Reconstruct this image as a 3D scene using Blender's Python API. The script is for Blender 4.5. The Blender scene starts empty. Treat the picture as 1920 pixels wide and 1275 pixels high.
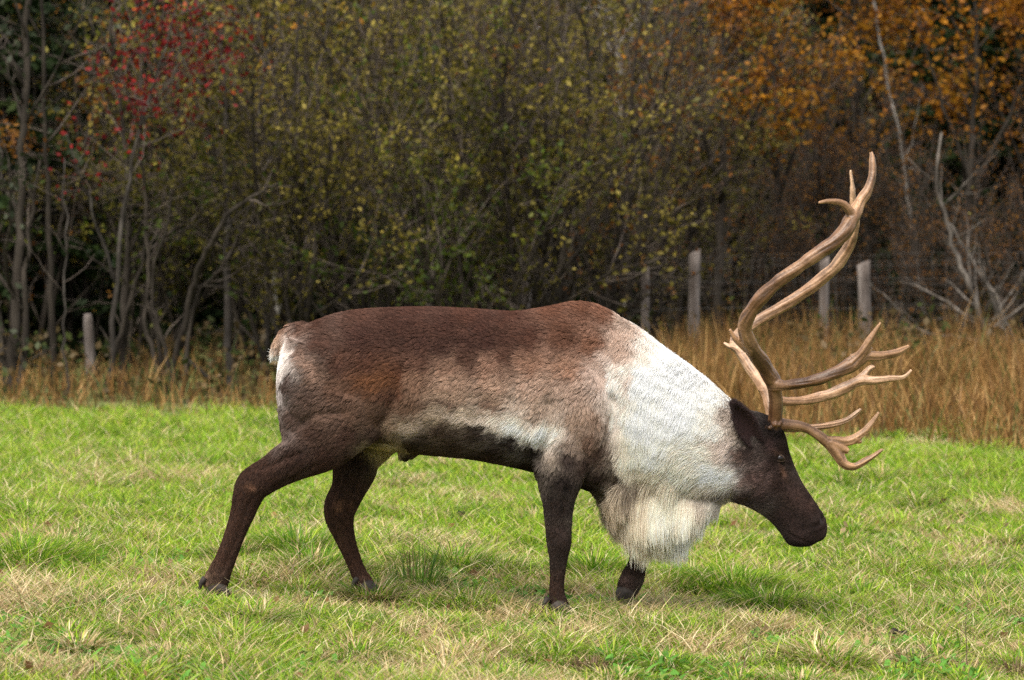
import bpy, math, random
import numpy as np
from mathutils import Vector, Matrix
from mathutils.bvhtree import BVHTree
from mathutils.kdtree import KDTree

sc = bpy.context.scene
R = math.radians
COL = sc.collection

# ------------------------------------------------------------------ camera, sky, sun, exposure
CAM_H = 1.47            # eye height above the pasture (m)
FPX = 5640.0            # focal length in photo pixels (1920 wide)
HORIZON = 450.0         # photo row of the horizon
cam_d = bpy.data.cameras.new('camera')
cam = bpy.data.objects.new('camera', cam_d)
COL.objects.link(cam)
cam.location = (0, 0, CAM_H)
cam.rotation_euler = (R(90), 0, 0)
cam_d.sensor_width = 36
cam_d.lens = FPX * 36 / 1920
cam_d.shift_y = -(637.5 - HORIZON) / 1920
cam_d.clip_start = 0.1
cam_d.clip_end = 2000
cam_d.dof.use_dof = True
cam_d.dof.focus_distance = 11.85
cam_d.dof.aperture_fstop = 4.4
sc.camera = cam

SUN_DIR = Vector((-0.30, -0.60, 1.1)).normalized()   # towards the sun
world = bpy.data.worlds.new('World')
sc.world = world
world.use_nodes = True
wn = world.node_tree
wn.nodes.clear()
w_out = wn.nodes.new('ShaderNodeOutputWorld')
w_bg = wn.nodes.new('ShaderNodeBackground')
w_sky = wn.nodes.new('ShaderNodeTexSky')
w_sky.sky_type = 'NISHITA'
w_sky.sun_disc = False
w_sky.sun_elevation = math.asin(SUN_DIR.z)
w_sky.sun_rotation = math.atan2(SUN_DIR.x, SUN_DIR.y)
w_sky.air_density = 1.0
w_sky.dust_density = 2.5
w_sky.ozone_density = 0.6
w_bg.inputs['Strength'].default_value = 0.15
w_veil = wn.nodes.new('ShaderNodeHueSaturation')       # thin bright cloud veil: a whiter sky
w_veil.inputs['Saturation'].default_value = 0.45
wn.links.new(w_sky.outputs[0], w_veil.inputs['Color'])
wn.links.new(w_veil.outputs[0], w_bg.inputs[0])
wn.links.new(w_bg.outputs[0], w_out.inputs[0])

sun_d = bpy.data.lights.new('sun', 'SUN')
sun_d.energy = 2.5
sun_d.angle = R(48)
sun_d.color = (1.0, 0.95, 0.86)
sun = bpy.data.objects.new('sun', sun_d)
COL.objects.link(sun)
sun.rotation_euler = (-SUN_DIR).to_track_quat('-Z', 'Y').to_euler()
sun.location = (-6, -8, 14)

sc.render.engine = 'CYCLES'
sc.view_settings.view_transform = 'Standard'
sc.view_settings.look = 'None'
sc.view_settings.exposure = 1.12
sc.view_settings.gamma = 1.0
sc.view_settings.use_curve_mapping = False
sc.cycles.use_denoising = False
sc.cycles.use_adaptive_sampling = True
sc.cycles.adaptive_threshold = 0.012
sc.cycles.max_bounces = 5
sc.cycles.diffuse_bounces = 2
sc.cycles.transmission_bounces = 4
sc.cycles.transparent_max_bounces = 8
sc.cycles.sample_clamp_indirect = 4
sc.cycles_curves.shape = 'RIBBONS'

# ------------------------------------------------------------------ helpers
def P(px, py, Y):
    """photo pixel at depth Y -> point of the place"""
    return np.array([(px - 960) * Y / FPX, Y, CAM_H + (HORIZON - py) * Y / FPX])

def lin(c):
    c = np.asarray(c, float) / 255.0
    return np.where(c <= 0.04045, c / 12.92, ((c + 0.055) / 1.055) ** 2.4)

def smooth(a, b, x):
    t = np.clip((x - a) / (b - a), 0, 1)
    return t * t * (3 - 2 * t)

_perm = np.random.default_rng(7).random((64, 64, 16))
def noise3(p, scale=1.0, seed=0):
    p = np.asarray(p, float) * scale + seed * 17.31
    i = np.floor(p).astype(int)
    f = p - i
    f = f * f * (3 - 2 * f)
    out = 0
    for dx in (0, 1):
        for dy in (0, 1):
            for dz in (0, 1):
                w = (f[..., 0] if dx else 1 - f[..., 0]) * (f[..., 1] if dy else 1 - f[..., 1]) * (f[..., 2] if dz else 1 - f[..., 2])
                out = out + w * _perm[(i[..., 0] + dx) % 64, (i[..., 1] + dy) % 64, (i[..., 2] + dz) % 16]
    return out
def noise2(x, y, scale=1.0, seed=0):
    return noise3(np.stack([x, y, np.zeros_like(x) + seed * .37], -1), scale, seed)

def link(name, data, parent=None):
    o = bpy.data.objects.new(name, data)
    COL.objects.link(o)
    if parent is not None:
        o.parent = parent
    return o
def tag(o, label=None, cat=None, group=None, kind=None):
    if label: o['label'] = label
    if cat: o['category'] = cat
    if group: o['group'] = group
    if kind: o['kind'] = kind
    return o
def empty(name, loc=(0, 0, 0)):
    o = link(name, None)
    o.location = loc
    o.empty_display_size = 0.2
    return o

def mesh_np(name, verts, loops, sizes, mat=None, smooth_shade=False, col=None):
    """fast mesh from numpy: loops = flat vertex indices, sizes = verts per face"""
    me = bpy.data.meshes.new(name)
    verts = np.asarray(verts, np.float32)
    loops = np.asarray(loops, np.int32).ravel()
    sizes = np.asarray(sizes, np.int32)
    me.vertices.add(len(verts)); me.vertices.foreach_set('co', verts.ravel())
    me.loops.add(len(loops)); me.loops.foreach_set('vertex_index', loops)
    me.polygons.add(len(sizes))
    st = np.concatenate([[0], np.cumsum(sizes)[:-1]]).astype(np.int32)
    me.polygons.foreach_set('loop_start', st)
    if smooth_shade:
        me.polygons.foreach_set('use_smooth', np.ones(len(sizes), bool))
    if col is not None:
        a = me.attributes.new('col', 'FLOAT_COLOR', 'POINT')
        c = np.ones((len(verts), 4), np.float32); c[:, :3] = col
        a.data.foreach_set('color', c.ravel())
    me.update(calc_edges=True)
    if mat: me.materials.append(mat)
    return me

# ------------------------------------------------------------------ materials
def new_mat(name):
    m = bpy.data.materials.new(name); m.use_nodes = True
    nt = m.node_tree; nt.nodes.clear()
    out = nt.nodes.new('ShaderNodeOutputMaterial')
    return m, nt, out
def N(nt, t, **kw):
    n = nt.nodes.new(t)
    for k, v in kw.items():
        if k in n.inputs: n.inputs[k].default_value = v
        else: setattr(n, k, v)
    return n
def leaf_mat(name, trans=0.35, gloss=0.06, rough=0.45):
    """thin leaf or blade: colour per leaf from the mesh, light passes through"""
    m, nt, out = new_mat(name)
    at = N(nt, 'ShaderNodeAttribute', attribute_name='col')
    d = N(nt, 'ShaderNodeBsdfDiffuse'); t = N(nt, 'ShaderNodeBsdfTranslucent')
    g = N(nt, 'ShaderNodeBsdfGlossy', Roughness=rough)
    mx = N(nt, 'ShaderNodeMixShader', Fac=trans); mg = N(nt, 'ShaderNodeMixShader', Fac=gloss)
    L = nt.links.new
    L(at.outputs['Color'], d.inputs[0]); L(at.outputs['Color'], t.inputs[0])
    L(d.outputs[0], mx.inputs[1]); L(t.outputs[0], mx.inputs[2])
    L(mx.outputs[0], mg.inputs[1]); L(g.outputs[0], mg.inputs[2])
    L(mg.outputs[0], out.inputs[0])
    return m
def fur_mat(name, rough=0.45, spec=0.012):
    m, nt, out = new_mat(name)
    at = N(nt, 'ShaderNodeAttribute', attribute_name='col')
    d = N(nt, 'ShaderNodeBsdfDiffuse'); t = N(nt, 'ShaderNodeBsdfTranslucent')
    mx = N(nt, 'ShaderNodeMixShader', Fac=0.3)
    h = N(nt, 'ShaderNodeBsdfHair', component='Reflection', RoughnessU=rough, RoughnessV=0.6)
    mh = N(nt, 'ShaderNodeMixShader', Fac=spec)
    L = nt.links.new
    L(at.outputs['Color'], d.inputs[0]); L(at.outputs['Color'], t.inputs[0])
    L(d.outputs[0], mx.inputs[1]); L(t.outputs[0], mx.inputs[2])
    L(mx.outputs[0], mh.inputs[1]); L(h.outputs[0], mh.inputs[2])
    L(mh.outputs[0], out.inputs[0])
    return m
def skin_mat(name, rough=0.8):
    m, nt, out = new_mat(name)
    at = N(nt, 'ShaderNodeAttribute', attribute_name='col')
    b = N(nt, 'ShaderNodeBsdfPrincipled', Roughness=rough)
    b.inputs['Specular IOR Level'].default_value = 0.04
    nt.links.new(at.outputs['Color'], b.inputs['Base Color']); nt.links.new(b.outputs[0], out.inputs[0])
    return m
def noisy_mat(name, c1, c2, scale=8, rough=0.8, bump=0.3, bscale=40, stretch=(1, 1, 1), spec=0.08, c3=None, detail=6):
    m, nt, out = new_mat(name)
    tc = N(nt, 'ShaderNodeTexCoord'); mp = N(nt, 'ShaderNodeMapping'); mp.inputs['Scale'].default_value = stretch
    n1 = N(nt, 'ShaderNodeTexNoise', Scale=scale, Detail=detail, Roughness=0.6)
    cr = N(nt, 'ShaderNodeValToRGB')
    e = cr.color_ramp.elements
    e[0].position = 0.34; e[0].color = (*c1, 1); e[1].position = 0.66; e[1].color = (*c2, 1)
    if c3 is not None:
        x = e.new(0.52); x.color = (*c3, 1)
    n2 = N(nt, 'ShaderNodeTexNoise', Scale=bscale, Detail=4)
    bp = N(nt, 'ShaderNodeBump', Strength=bump, Distance=0.01)
    b = N(nt, 'ShaderNodeBsdfPrincipled', Roughness=rough); b.inputs['Specular IOR Level'].default_value = spec
    L = nt.links.new
    L(tc.outputs['Object'], mp.inputs[0]); L(mp.outputs[0], n1.inputs['Vector']); L(mp.outputs[0], n2.inputs['Vector'])
    L(n1.outputs['Fac'], cr.inputs[0]); L(cr.outputs[0], b.inputs['Base Color'])
    L(n2.outputs['Fac'], bp.inputs['Height']); L(bp.outputs[0], b.inputs['Normal']); L(b.outputs[0], out.inputs[0])
    return m

M_grass = leaf_mat('grass_blade', 0.40, 0.012)
M_straw = leaf_mat('dry_stalk', 0.30, 0.01)
M_leaf = leaf_mat('autumn_leaf', 0.35, 0.008)
M_needle = leaf_mat('evergreen_leaf', 0.15, 0.006)
M_fur = fur_mat('coat_hair')
M_skin = skin_mat('hide')
M_bark_dark = noisy_mat('bark_dark', (.018, .014, .011), (.055, .044, .034), 9, .9, .5, 40, (1, 1, .25), c3=(.032, .026, .02))
M_bark_grey = noisy_mat('bark_grey', (.022, .018, .015), (.11, .094, .08), 7, .9, .5, 40, (1, 1, .3), c3=(.045, .038, .032))
M_bark_pale = noisy_mat('bark_pale', (.09, .078, .064), (.34, .31, .27), 6, .85, .4, 40, (1, 1, .5), c3=(.20, .18, .155))
M_bark_mid = noisy_mat('bark_mid', (.045, .037, .030), (.20, .172, .145), 7, .9, .5, 40, (1, 1, .4), c3=(.10, .085, .07))
M_twig = noisy_mat('twig_bark', (.036, .027, .022), (.13, .103, .084), 5, .9, .2, 60)
M_post = noisy_mat('weathered_post', (.07, .055, .046), (.25, .215, .19), 10, .9, .6, 60, (1, 1, .12), c3=(.15, .125, .11))
M_wire = noisy_mat('rusty_wire', (.05, .045, .042), (.11, .10, .09), 30, .6, .1, 60)
M_soil = noisy_mat('pasture_soil', (.10, .085, .035), (.20, .17, .065), 3.0, .95, .6, 60, c3=(.11, .13, .04))
def antler_mat(name):
    m, nt, out = new_mat(name)
    at = N(nt, 'ShaderNodeAttribute', attribute_name='col')
    tc = N(nt, 'ShaderNodeTexCoord')
    n1 = N(nt, 'ShaderNodeTexNoise', Scale=26, Detail=8, Roughness=.7); n2 = N(nt, 'ShaderNodeTexNoise', Scale=90, Detail=5)
    mp = N(nt, 'ShaderNodeMapping'); mp.inputs['Scale'].default_value = (1, 1, 1)
    cr = N(nt, 'ShaderNodeValToRGB'); cr.color_ramp.elements[0].position = .36; cr.color_ramp.elements[0].color = (.62, .58, .54, 1); cr.color_ramp.elements[1].position = .62; cr.color_ramp.elements[1].color = (1.12, 1.12, 1.12, 1)
    mx = N(nt, 'ShaderNodeMixRGB', blend_type='MULTIPLY'); mx.inputs[0].default_value = 1
    bp = N(nt, 'ShaderNodeBump', Strength=.5, Distance=.004)
    b = N(nt, 'ShaderNodeBsdfPrincipled', Roughness=.42); b.inputs['Specular IOR Level'].default_value = .4
    L = nt.links.new
    L(tc.outputs['Object'], mp.inputs[0]); L(mp.outputs[0], n1.inputs['Vector']); L(mp.outputs[0], n2.inputs['Vector'])
    L(n1.outputs['Fac'], cr.inputs[0]); L(at.outputs['Color'], mx.inputs[1]); L(cr.outputs[0], mx.inputs[2]); L(mx.outputs[0], b.inputs['Base Color'])
    L(n2.outputs['Fac'], bp.inputs['Height']); L(bp.outputs[0], b.inputs['Normal']); L(b.outputs[0], out.inputs[0])
    return m
M_antler = antler_mat('antler_bone')
M_hoof = noisy_mat('hoof_horn', (.014, .011, .009), (.045, .036, .03), 25, .5, .3, 60)
M_eye = noisy_mat('eye_dark', (.004, .003, .003), (.010, .006, .005), 20, .05, 0, 10, spec=.28)
M_lid = noisy_mat('eyelid_skin', (.020, .013, .010), (.07, .044, .03), 40, .6, .3, 80)
M_nose = noisy_mat('nose_skin', (.012, .009, .009), (.03, .022, .02), 40, .45, .3, 80)
M_dung = noisy_mat('dung', (.01, .008, .007), (.03, .025, .02), 30, .7, .8, 40)
M_twig_dark = noisy_mat('twig_bark_dark', (.028, .021, .017), (.085, .066, .054), 5, .9, .2, 60)
M_weed = noisy_mat('dead_weed', (.07, .045, .035), (.17, .115, .08), 20, .9, .2, 60)

# ------------------------------------------------------------------ the pasture
def ground_z(x, y):
    x = np.asarray(x, float); y = np.asarray(y, float)
    near = np.exp(-((y - 12) / 6.0) ** 2)
    z = -0.10 * np.tanh(x * 0.62) * near - 0.010
    z = z + (noise2(x, y, 0.55, 1) - .5) * 0.10 * smooth(13, 18, y) + (noise2(x, y, 1.7, 2) - .5) * 0.035
    z = z + smooth(40, 75, y) * 1.2
    return z
def edge_y(x):
    """where the mown pasture ends and the rank dry grass begins"""
    x = np.asarray(x, float)
    return 25.0 - 4.4 * smooth(-0.3, 3.4, x) + (noise2(x, x * 0, .9, 5) - .5) * 1.6 + (noise2(x, x * 0, 3.1, 6) - .5) * .9

gx = np.concatenate([np.linspace(-260, -14, 14)[:-1], np.linspace(-14, 14, 150), np.linspace(14, 260, 14)[1:]])
gy = np.concatenate([np.linspace(-60, 7, 9)[:-1], np.linspace(7, 32, 150), np.linspace(32, 80, 50)[1:], np.linspace(80, 420, 14)[1:]])
GX, GY = np.meshgrid(gx, gy)
GZ = ground_z(GX, GY)
nx, ny = len(gx), len(gy)
idx = np.arange(nx * ny).reshape(ny, nx)
q = np.stack([idx[:-1, :-1], idx[:-1, 1:], idx[1:, 1:], idx[1:, :-1]], -1).reshape(-1, 4)
ground = link('ground', mesh_np('ground', np.stack([GX, GY, GZ], -1).reshape(-1, 3), q, np.full(len(q), 4), M_soil, True))
tag(ground, 'pasture ground of short turf over brown soil', 'ground', kind='structure')

def blades_mesh(name, root, h, w, az, lean, curl, col, mat, segs=2, twist=None, coltip=None):
    """one tapering, bending blade for each root; segs=2 -> 5 verts, 3 tris"""
    n = len(root)
    d = np.stack([np.cos(az), np.sin(az), np.zeros(n)], -1)
    tw = az + np.pi / 2 if twist is None else twist
    s = np.stack([np.cos(tw), np.sin(tw), np.zeros(n)], -1)
    ts = np.linspace(0, 1, segs + 1)
    vs, cs = [], []
    for k, t in enumerate(ts):
        out = (lean * t + curl * t * t)[:, None] * h[:, None] * d
        up = h * (t - 0.45 * (curl + .3 * lean) * t * t)
        c = root + out; c = c.copy(); c[:, 2] += up
        ww = (w * (1 - 0.35 * t) * 0.5)[:, None] * s
        cc = col if coltip is None else col * (1 - t) + coltip * t
        if k < segs:
            vs += [c - ww, c + ww]; cs += [cc, cc]
        else:
            vs += [c]; cs += [cc]
    V = np.stack(vs, 1); C = np.stack(cs, 1)
    m = V.shape[1]
    base = (np.arange(n) * m)[:, None]
    pat, sz = [], []
    for k in range(segs - 1):
        pat += [2 * k, 2 * k + 1, 2 * k + 3, 2 * k + 2]; sz.append(4)
    k = segs - 1
    pat += [2 * k, 2 * k + 1, 2 * k + 2]; sz.append(3)
    loops = (base + np.array(pat)[None]).ravel()
    return mesh_np(name, V.reshape(-1, 3), loops, np.tile(sz, n), mat, False, C.reshape(-1, 3))

rng = np.random.default_rng(11)
LUSH = np.array([[.17, .31, .014], [.26, .39, .022], [.10, .21, .010], [.37, .43, .045]])
STRAW = np.array([[.54, .42, .22], [.44, .31, .15], [.64, .53, .32], [.33, .23, .11]])
DEEP = np.array([[.06, .14, .010], [.10, .19, .012]])  # dark green blades, also painting in the shadow among tussocks

# tussocks the photo shows: (px, py of the foot, radius m, height m, greenness, blade count)
TUFTS = [(405, 1135, .07, .09, .6, 260), (690, 1128, .06, .09, .6, 220), (1050, 1168, .07, .085, .2, 260), (1180, 1158, .09, .11, .7, 420), (1115, 1062, .17, .17, 1, 900), (1375, 1075, .30, .15, 1, 1600), (1440, 1105, .20, .13, 1, 900),
         (1300, 1060, .16, .12, .9, 600), (1215, 1165, .13, .13, .8, 700), (330, 960, .26, .12, 1, 900), (560, 1050, .28, .17, .95, 1500),
         (590, 1085, .24, .15, .85, 1200), (440, 1062, .18, .13, .8, 700), (700, 1125, .10, .14, .6, 500), (640, 1175, .20, .09, 1, 700),
         (850, 1065, .26, .16, .9, 1300), (940, 1070, .2, .12, .85, 800), (40, 1085, .30, .17, 1, 1300), (110, 1060, .22, .14, .8, 800),
         (200, 975, .24, .12, .9, 700), (60, 985, .26, .14, .95, 900), (1830, 1060, .28, .12, .8, 900), (1690, 1035, .25, .10, .9, 700), (1700, 1130, .2, .1, .7, 600),
         (1840, 905, .40, .13, .9, 900), (1600, 890, .35, .12, 1, 800), (1730, 935, .30, .10, .9, 700), (300, 820, .4, .10, 1, 500), (590, 925, .2, .09, .9, 500),
         (880, 1130, .16, .12, .8, 600), (470, 1190, .22, .09, .9, 700), (1240, 1220, .22, .09, 1, 800), (1150, 1250, .16, .09, .9, 500), (1500, 1240, .2, .1, .7, 600),
         (1040, 1215, .2, .08, .9, 500), (130, 1215, .25, .09, .9, 800), (330, 1250, .2, .1, .3, 600), (1580, 985, .22, .09, .8, 500), (760, 960, .2, .07, .9, 400)]
_tr = np.random.default_rng(5)
for _ in range(330):
    py_ = 800 + 470 * _tr.random(); r_ = _tr.random()
    TUFTS.append((-60 + 2040 * _tr.random(), py_, .05 + .13 * _tr.random(), (.07 + .09 * _tr.random()) * (1.2 if py_ < 950 else .95), _tr.choice([.95, .9, .7, .25]), int(90 + 330 * r_)))
tuft_pos = []
for (px, py, r, h, g, c) in TUFTS:
    Yd = FPX * (CAM_H - 0.02) / (py - HORIZON)
    tuft_pos.append(((px - 960) * Yd / FPX, Yd, r, h, g, c))

def lush_at(x, y):
    """0 = straw, 1 = lush green, by patches of the turf"""
    row = FPX * CAM_H / y + HORIZON
    a = noise2(x, y * .55, 1.5, 3) * .42 + noise2(x, y * .6, 4.2, 4) * .33 + noise2(x, y * .7, 13.0, 7) * .25
    bias = np.interp(row, [760, 800, 850, 900, 960, 1020, 1080, 1120, 1165, 1215, 1280], [.42, .38, .24, .12, .08, .10, .12, -.06, -.16, -.06, -.02])
    bias = bias + np.where((row > 830) & (row < 930) & (x > 1.0), .16, 0)
    v = smooth(.28, .62, a + bias * .8)
    for (tx, ty, r, h, g, c) in tuft_pos:
        v = np.maximum(v, g * np.exp(-(((x - tx) / (r * 1.3)) ** 2 + ((y - ty) / (r * 2.2)) ** 2)))
    return v

def pick(pal, n):
    return pal[rng.integers(0, len(pal), n)]

# turf, thinning with distance
NB = 510000
u = rng.random(NB)
ya = (9.3 ** .3 + u * (29.0 ** .3 - 9.3 ** .3)) ** (1 / .3)
xa = (rng.random(NB) - .5) * ya * .3404 * 1.38 + (rng.random(NB) - .5) * .8
keep = ya < edge_y(xa) + rng.random(NB) * .8
xa, ya = xa[keep], ya[keep]; n = len(xa)
lush = lush_at(xa, ya)
is_straw = rng.random(n) > (lush * .80 + .08)
bare = noise2(xa, ya, 2.6, 9)
col = np.where(is_straw[:, None], pick(STRAW, n), pick(LUSH, n))
deep = (rng.random(n) < .45 * smooth(.48, .7, noise2(xa, ya, 3.4, 6))) & ~is_straw
col = np.where(deep[:, None], pick(DEEP, n), col)
col = col * (.75 + .5 * rng.random((n, 1)))
hgt = (.03 + .055 * rng.random(n) + .05 * rng.random(n) ** 6) * (.45 + 1.2 * noise2(xa, ya, 2.6, 8)) * np.where(is_straw, 1.15, 1.0)
hgt = hgt * np.interp(FPX * CAM_H / ya + HORIZON, [760, 860, 1000, 1280], [1.45, 1.3, 1.12, .92])
for fx, fy in ((-1.18, 11.84), (-.57, 12.16), (.19, 11.84), (.46, 12.15)):
    hgt = hgt * (1 - .15 * np.exp(-(((xa - fx) / .13) ** 2 + ((ya - fy + .12) / .22) ** 2)))
hgt = np.where(bare > .68, hgt * .55, hgt)
root = np.stack([xa, ya, ground_z(xa, ya) - .006], -1)
turf = link('pasture_grass', blades_mesh('pasture_grass', root, hgt, (.0030 + .0026 * rng.random(n)) * np.interp(ya, [9, 28], [1, 1.9]),
            rng.random(n) * 6.283, np.where(is_straw, .5, .2) + .5 * rng.random(n), .15 + .6 * rng.random(n), col, M_grass, 2, rng.random(n) * 6.283))
tag(turf, 'short green and straw coloured pasture grass', 'grass', kind='stuff')

# green tussocks
rt, hh, ww, az, ln, cl, cc = [], [], [], [], [], [], []
for ti, (tx, ty, r, h, g, c) in enumerate(tuft_pos):
    big = ti < 39
    k = int(c * (1.7 if big else 1.2)); h = h * (1.2 if big else 1.05)
    a = rng.random(k) * 6.283; rr = r * np.sqrt(rng.random(k))
    x = tx + rr * np.cos(a); y = ty + rr * np.sin(a) * 1.1
    rt.append(np.stack([x, y, ground_z(x, y) - .01], -1))
    fall = 1 - .55 * (rr / r)
    hh.append(h * fall * (.6 + .6 * rng.random(k))); ww.append(.0035 + .0025 * rng.random(k))
    az.append(a + (rng.random(k) - .5) * 1.6); ln.append(.1 + .5 * rr / r + .2 * rng.random(k)); cl.append(.2 + .9 * rng.random(k))
    s = rng.random(k) > g * .88
    cc.append(np.where(s[:, None], pick(STRAW, k), np.where((rng.random(k) < (.62 if big else .4))[:, None], pick(DEEP, k) * 1.1, pick(LUSH, k))) * (.8 + .4 * rng.random((k, 1))))
tus = link('grass_tussocks', blades_mesh('grass_tussocks', np.concatenate(rt), np.concatenate(hh), np.concatenate(ww), np.concatenate(az), np.concatenate(ln), np.concatenate(cl), np.concatenate(cc), M_grass, 3))
tag(tus, 'longer lush green grass tussocks dotted through the pasture', 'grass', kind='stuff')

# low broad-leaved herbs in the turf of the foreground
k = 9000
y = 9.4 + rng.random(k) * 4.2; x = (rng.random(k) - .5) * y * .43
sel = noise2(x, y, 2.2, 12) > .60
x, y = x[sel], y[sel]; k = len(x)
cl_ = np.where((rng.random(k) < .75)[:, None], np.array([[.10, .24, .035]]), np.array([[.20, .27, .05]])) * (.7 + .6 * rng.random((k, 1)))
herb = link('clover_leaves', blades_mesh('clover_leaves', np.stack([x, y, ground_z(x, y) + .012 + .02 * rng.random(k)], -1), .018 + .02 * rng.random(k), .014 + .012 * rng.random(k),
            rng.random(k) * 6.283, .8 + .6 * rng.random(k), .3 + .3 * rng.random(k), cl_, M_grass, 3))
tag(herb, 'patches of small broad green leaves low in the turf', 'ground cover', kind='stuff')

# rank dry grass along the wood
def dry_band(nn, x0, x1, y_from, y_to, hlo, hhi, green=.12, thr=.36):
    x = x0 + rng.random(nn) * (x1 - x0)
    e = edge_y(x)
    y = e + y_from + (rng.random(nn) ** 1.2) * (y_to - y_from)
    clump = noise2(x, y, 1.6, 21) * .6 + noise2(x, y, 4.5, 22) * .4
    ok = clump > thr + .1 * rng.random(nn)
    x, y, clump = x[ok], y[ok], clump[ok]; m = len(x)
    ramp = smooth(0, 2.6, y - edge_y(x))
    h = (hlo + (hhi - hlo) * (ramp * .75 + .25 * rng.random(m))) * (.35 + .75 * clump * rng.random(m) + .2) * (.45 + 1.1 * noise2(x, y, .9, 25))
    c = np.where((rng.random(m) < green)[:, None], np.array([[.075, .10, .024]]), np.array([[.26, .135, .042], [.19, .092, .028], [.37, .22, .08], [.11, .058, .022]])[rng.integers(0, 4, m)]) * (.65 + .6 * rng.random((m, 1)))
    return np.stack([x, y, ground_z(x, y) - .02], -1), h, .006 + .006 * rng.random(m), rng.random(m) * 6.283, .05 + .22 * rng.random(m), .05 + .5 * rng.random(m) ** 2, c
A = [dry_band(46000, .4, 8.5, -.3, 13.5, .20, .74, .10, .43), dry_band(13000, -8, .6, -.4, 9.0, .08, .48, .25, .53), dry_band(9000, -8, 8.5, -.6, 1.4, .08, .24, .5)]
rt, hh, ww, az, ln, cl, cc = [np.concatenate([a[i] for a in A]) for i in range(7)]
dry = link('dry_grass', blades_mesh('dry_grass', rt, hh, ww, az, ln, cl, cc, M_straw, 3, rng.random(len(rt)) * 6.283))
tag(dry, 'tall tan dry grass standing along the edge of the wood', 'dry grass', kind='stuff')

# ------------------------------------------------------------------ the reindeer
RY = 12.0            # depth of its mid-plane
SPX = FPX / RY       # photo pixels per metre there (470)
def Q(px, py, d=0.0):
    """a point of the animal: side-view position, d metres off the mid-plane (negative = near side)"""
    return P(px, py, RY + d)
def catmull(A, sub):
    A = np.asarray(A, float)
    Pd = np.vstack([2 * A[0] - A[1], A, 2 * A[-1] - A[-2]])
    out = []
    for i in range(1, len(Pd) - 2):
        p0, p1, p2, p3 = Pd[i - 1:i + 3]
        for t in np.linspace(0, 1, sub, endpoint=False):
            out.append(.5 * ((2 * p1) + (-p0 + p2) * t + (2 * p0 - 5 * p1 + 4 * p2 - p3) * t * t + (-p0 + 3 * p1 - 3 * p2 + p3) * t ** 3))
    out.append(A[-1])
    return np.array(out)

class Shell:
    def __init__(s): s.v, s.l, s.z, s.n = [], [], [], 0
    def rings(s, rings):
        rings = np.asarray(rings); k, m, _ = rings.shape
        V = np.vstack([rings.reshape(-1, 3), rings[0].mean(0)[None], rings[-1].mean(0)[None]])
        i = np.arange(k * m).reshape(k, m); j = np.roll(i, -1, 1)
        qd = np.stack([i[:-1], j[:-1], j[1:], i[1:]], -1).reshape(-1, 4) + s.n
        c0 = np.stack([j[0], i[0], np.full(m, k * m)], -1) + s.n
        c1 = np.stack([i[-1], j[-1], np.full(m, k * m + 1)], -1) + s.n
        s.v.append(V); s.l += [qd.ravel(), c0.ravel(), c1.ravel()]; s.z += [np.full(len(qd), 4), np.full(2 * m, 3)]
        s.n += len(V)
    def mesh(s, name, mat=None, sm=True):
        return mesh_np(name, np.vstack(s.v), np.concatenate(s.l), np.concatenate(s.z), mat, sm)

TH = np.linspace(0, 2 * np.pi, 28, endpoint=False)
def sec_ring(top, bot, w, dep, taper=.12, n=2.2):
    """section through the animal between two side-view points; w half width (m)"""
    a = Q(*top, dep); b = Q(*bot, dep)
    c = (a + b) / 2; uvec = (a - b) / 2
    cs, sn = np.cos(TH), np.sin(TH)
    e = 2 / n
    yy = np.sign(cs) * np.abs(cs) ** e; zz = np.sign(sn) * np.abs(sn) ** e
    yy = yy * (1 - taper * zz)
    return c[None] + zz[:, None] * uvec[None] + (yy * w)[:, None] * np.array([0, 1, 0])[None]
def loft_sections(sh, S, dep=0, taper=.12, n=2.2, sub=4):
    S = catmull(S, sub)
    sh.rings([sec_ring((s[0], s[1]), (s[2], s[3]), max(s[4], .012), dep, taper, n) for s in S])
def loft_path(sh, S, ratio=.85, sub=5):
    """limb: (px, py, half thickness px, depth offset m[, ratio])"""
    S = catmull([list(s) + ([ratio] if len(s) < 5 else []) for s in S], sub)
    C = np.array([Q(s[0], s[1], s[3]) for s in S])
    T = np.gradient(C, axis=0); T[:, 1] = 0; T /= np.linalg.norm(T, axis=1)[:, None]
    U = np.stack([-T[:, 2], 0 * T[:, 0], T[:, 0]], -1)
    rings = []
    for c, u_, s in zip(C, U, S):
        h = s[2] / SPX
        rings.append(c[None] + np.sin(TH)[:, None] * h * u_[None] + np.cos(TH)[:, None] * (h * s[4]) * np.array([[0, 1, 0]]))
    sh.rings(rings)
def blob(sh, px, py, d, rx, ry, rz, tilt=0):
    """ellipsoid, radii in metres (x along, y depth, z up), tilted in the side view"""
    c = Q(px, py, d); ct, st = math.cos(tilt), math.sin(tilt)
    rings = []
    for f in np.linspace(-.98, .98, 13):
        r = math.sqrt(1 - f * f)
        loc = np.stack([np.full(len(TH), f * rx), np.cos(TH) * r * ry, np.sin(TH) * r * rz], -1)
        rings.append(np.stack([loc[:, 0] * ct - loc[:, 2] * st, loc[:, 1], loc[:, 0] * st + loc[:, 2] * ct], -1) + c)
    sh.rings(rings)

def remesh(sh, voxel, iters, name):
    o = link('tmp', sh.mesh('tmp'))
    m = o.modifiers.new('r', 'REMESH'); m.mode = 'VOXEL'; m.voxel_size = voxel; m.use_smooth_shade = True
    if iters:
        s = o.modifiers.new('s', 'SMOOTH'); s.factor = .5; s.iterations = iters
    dg = bpy.context.evaluated_depsgraph_get()
    me = bpy.data.meshes.new_from_object(o.evaluated_get(dg))
    me.name = name
    old = o.data; bpy.data.objects.remove(o); bpy.data.meshes.remove(old)
    return me

body_sh = Shell()
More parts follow.
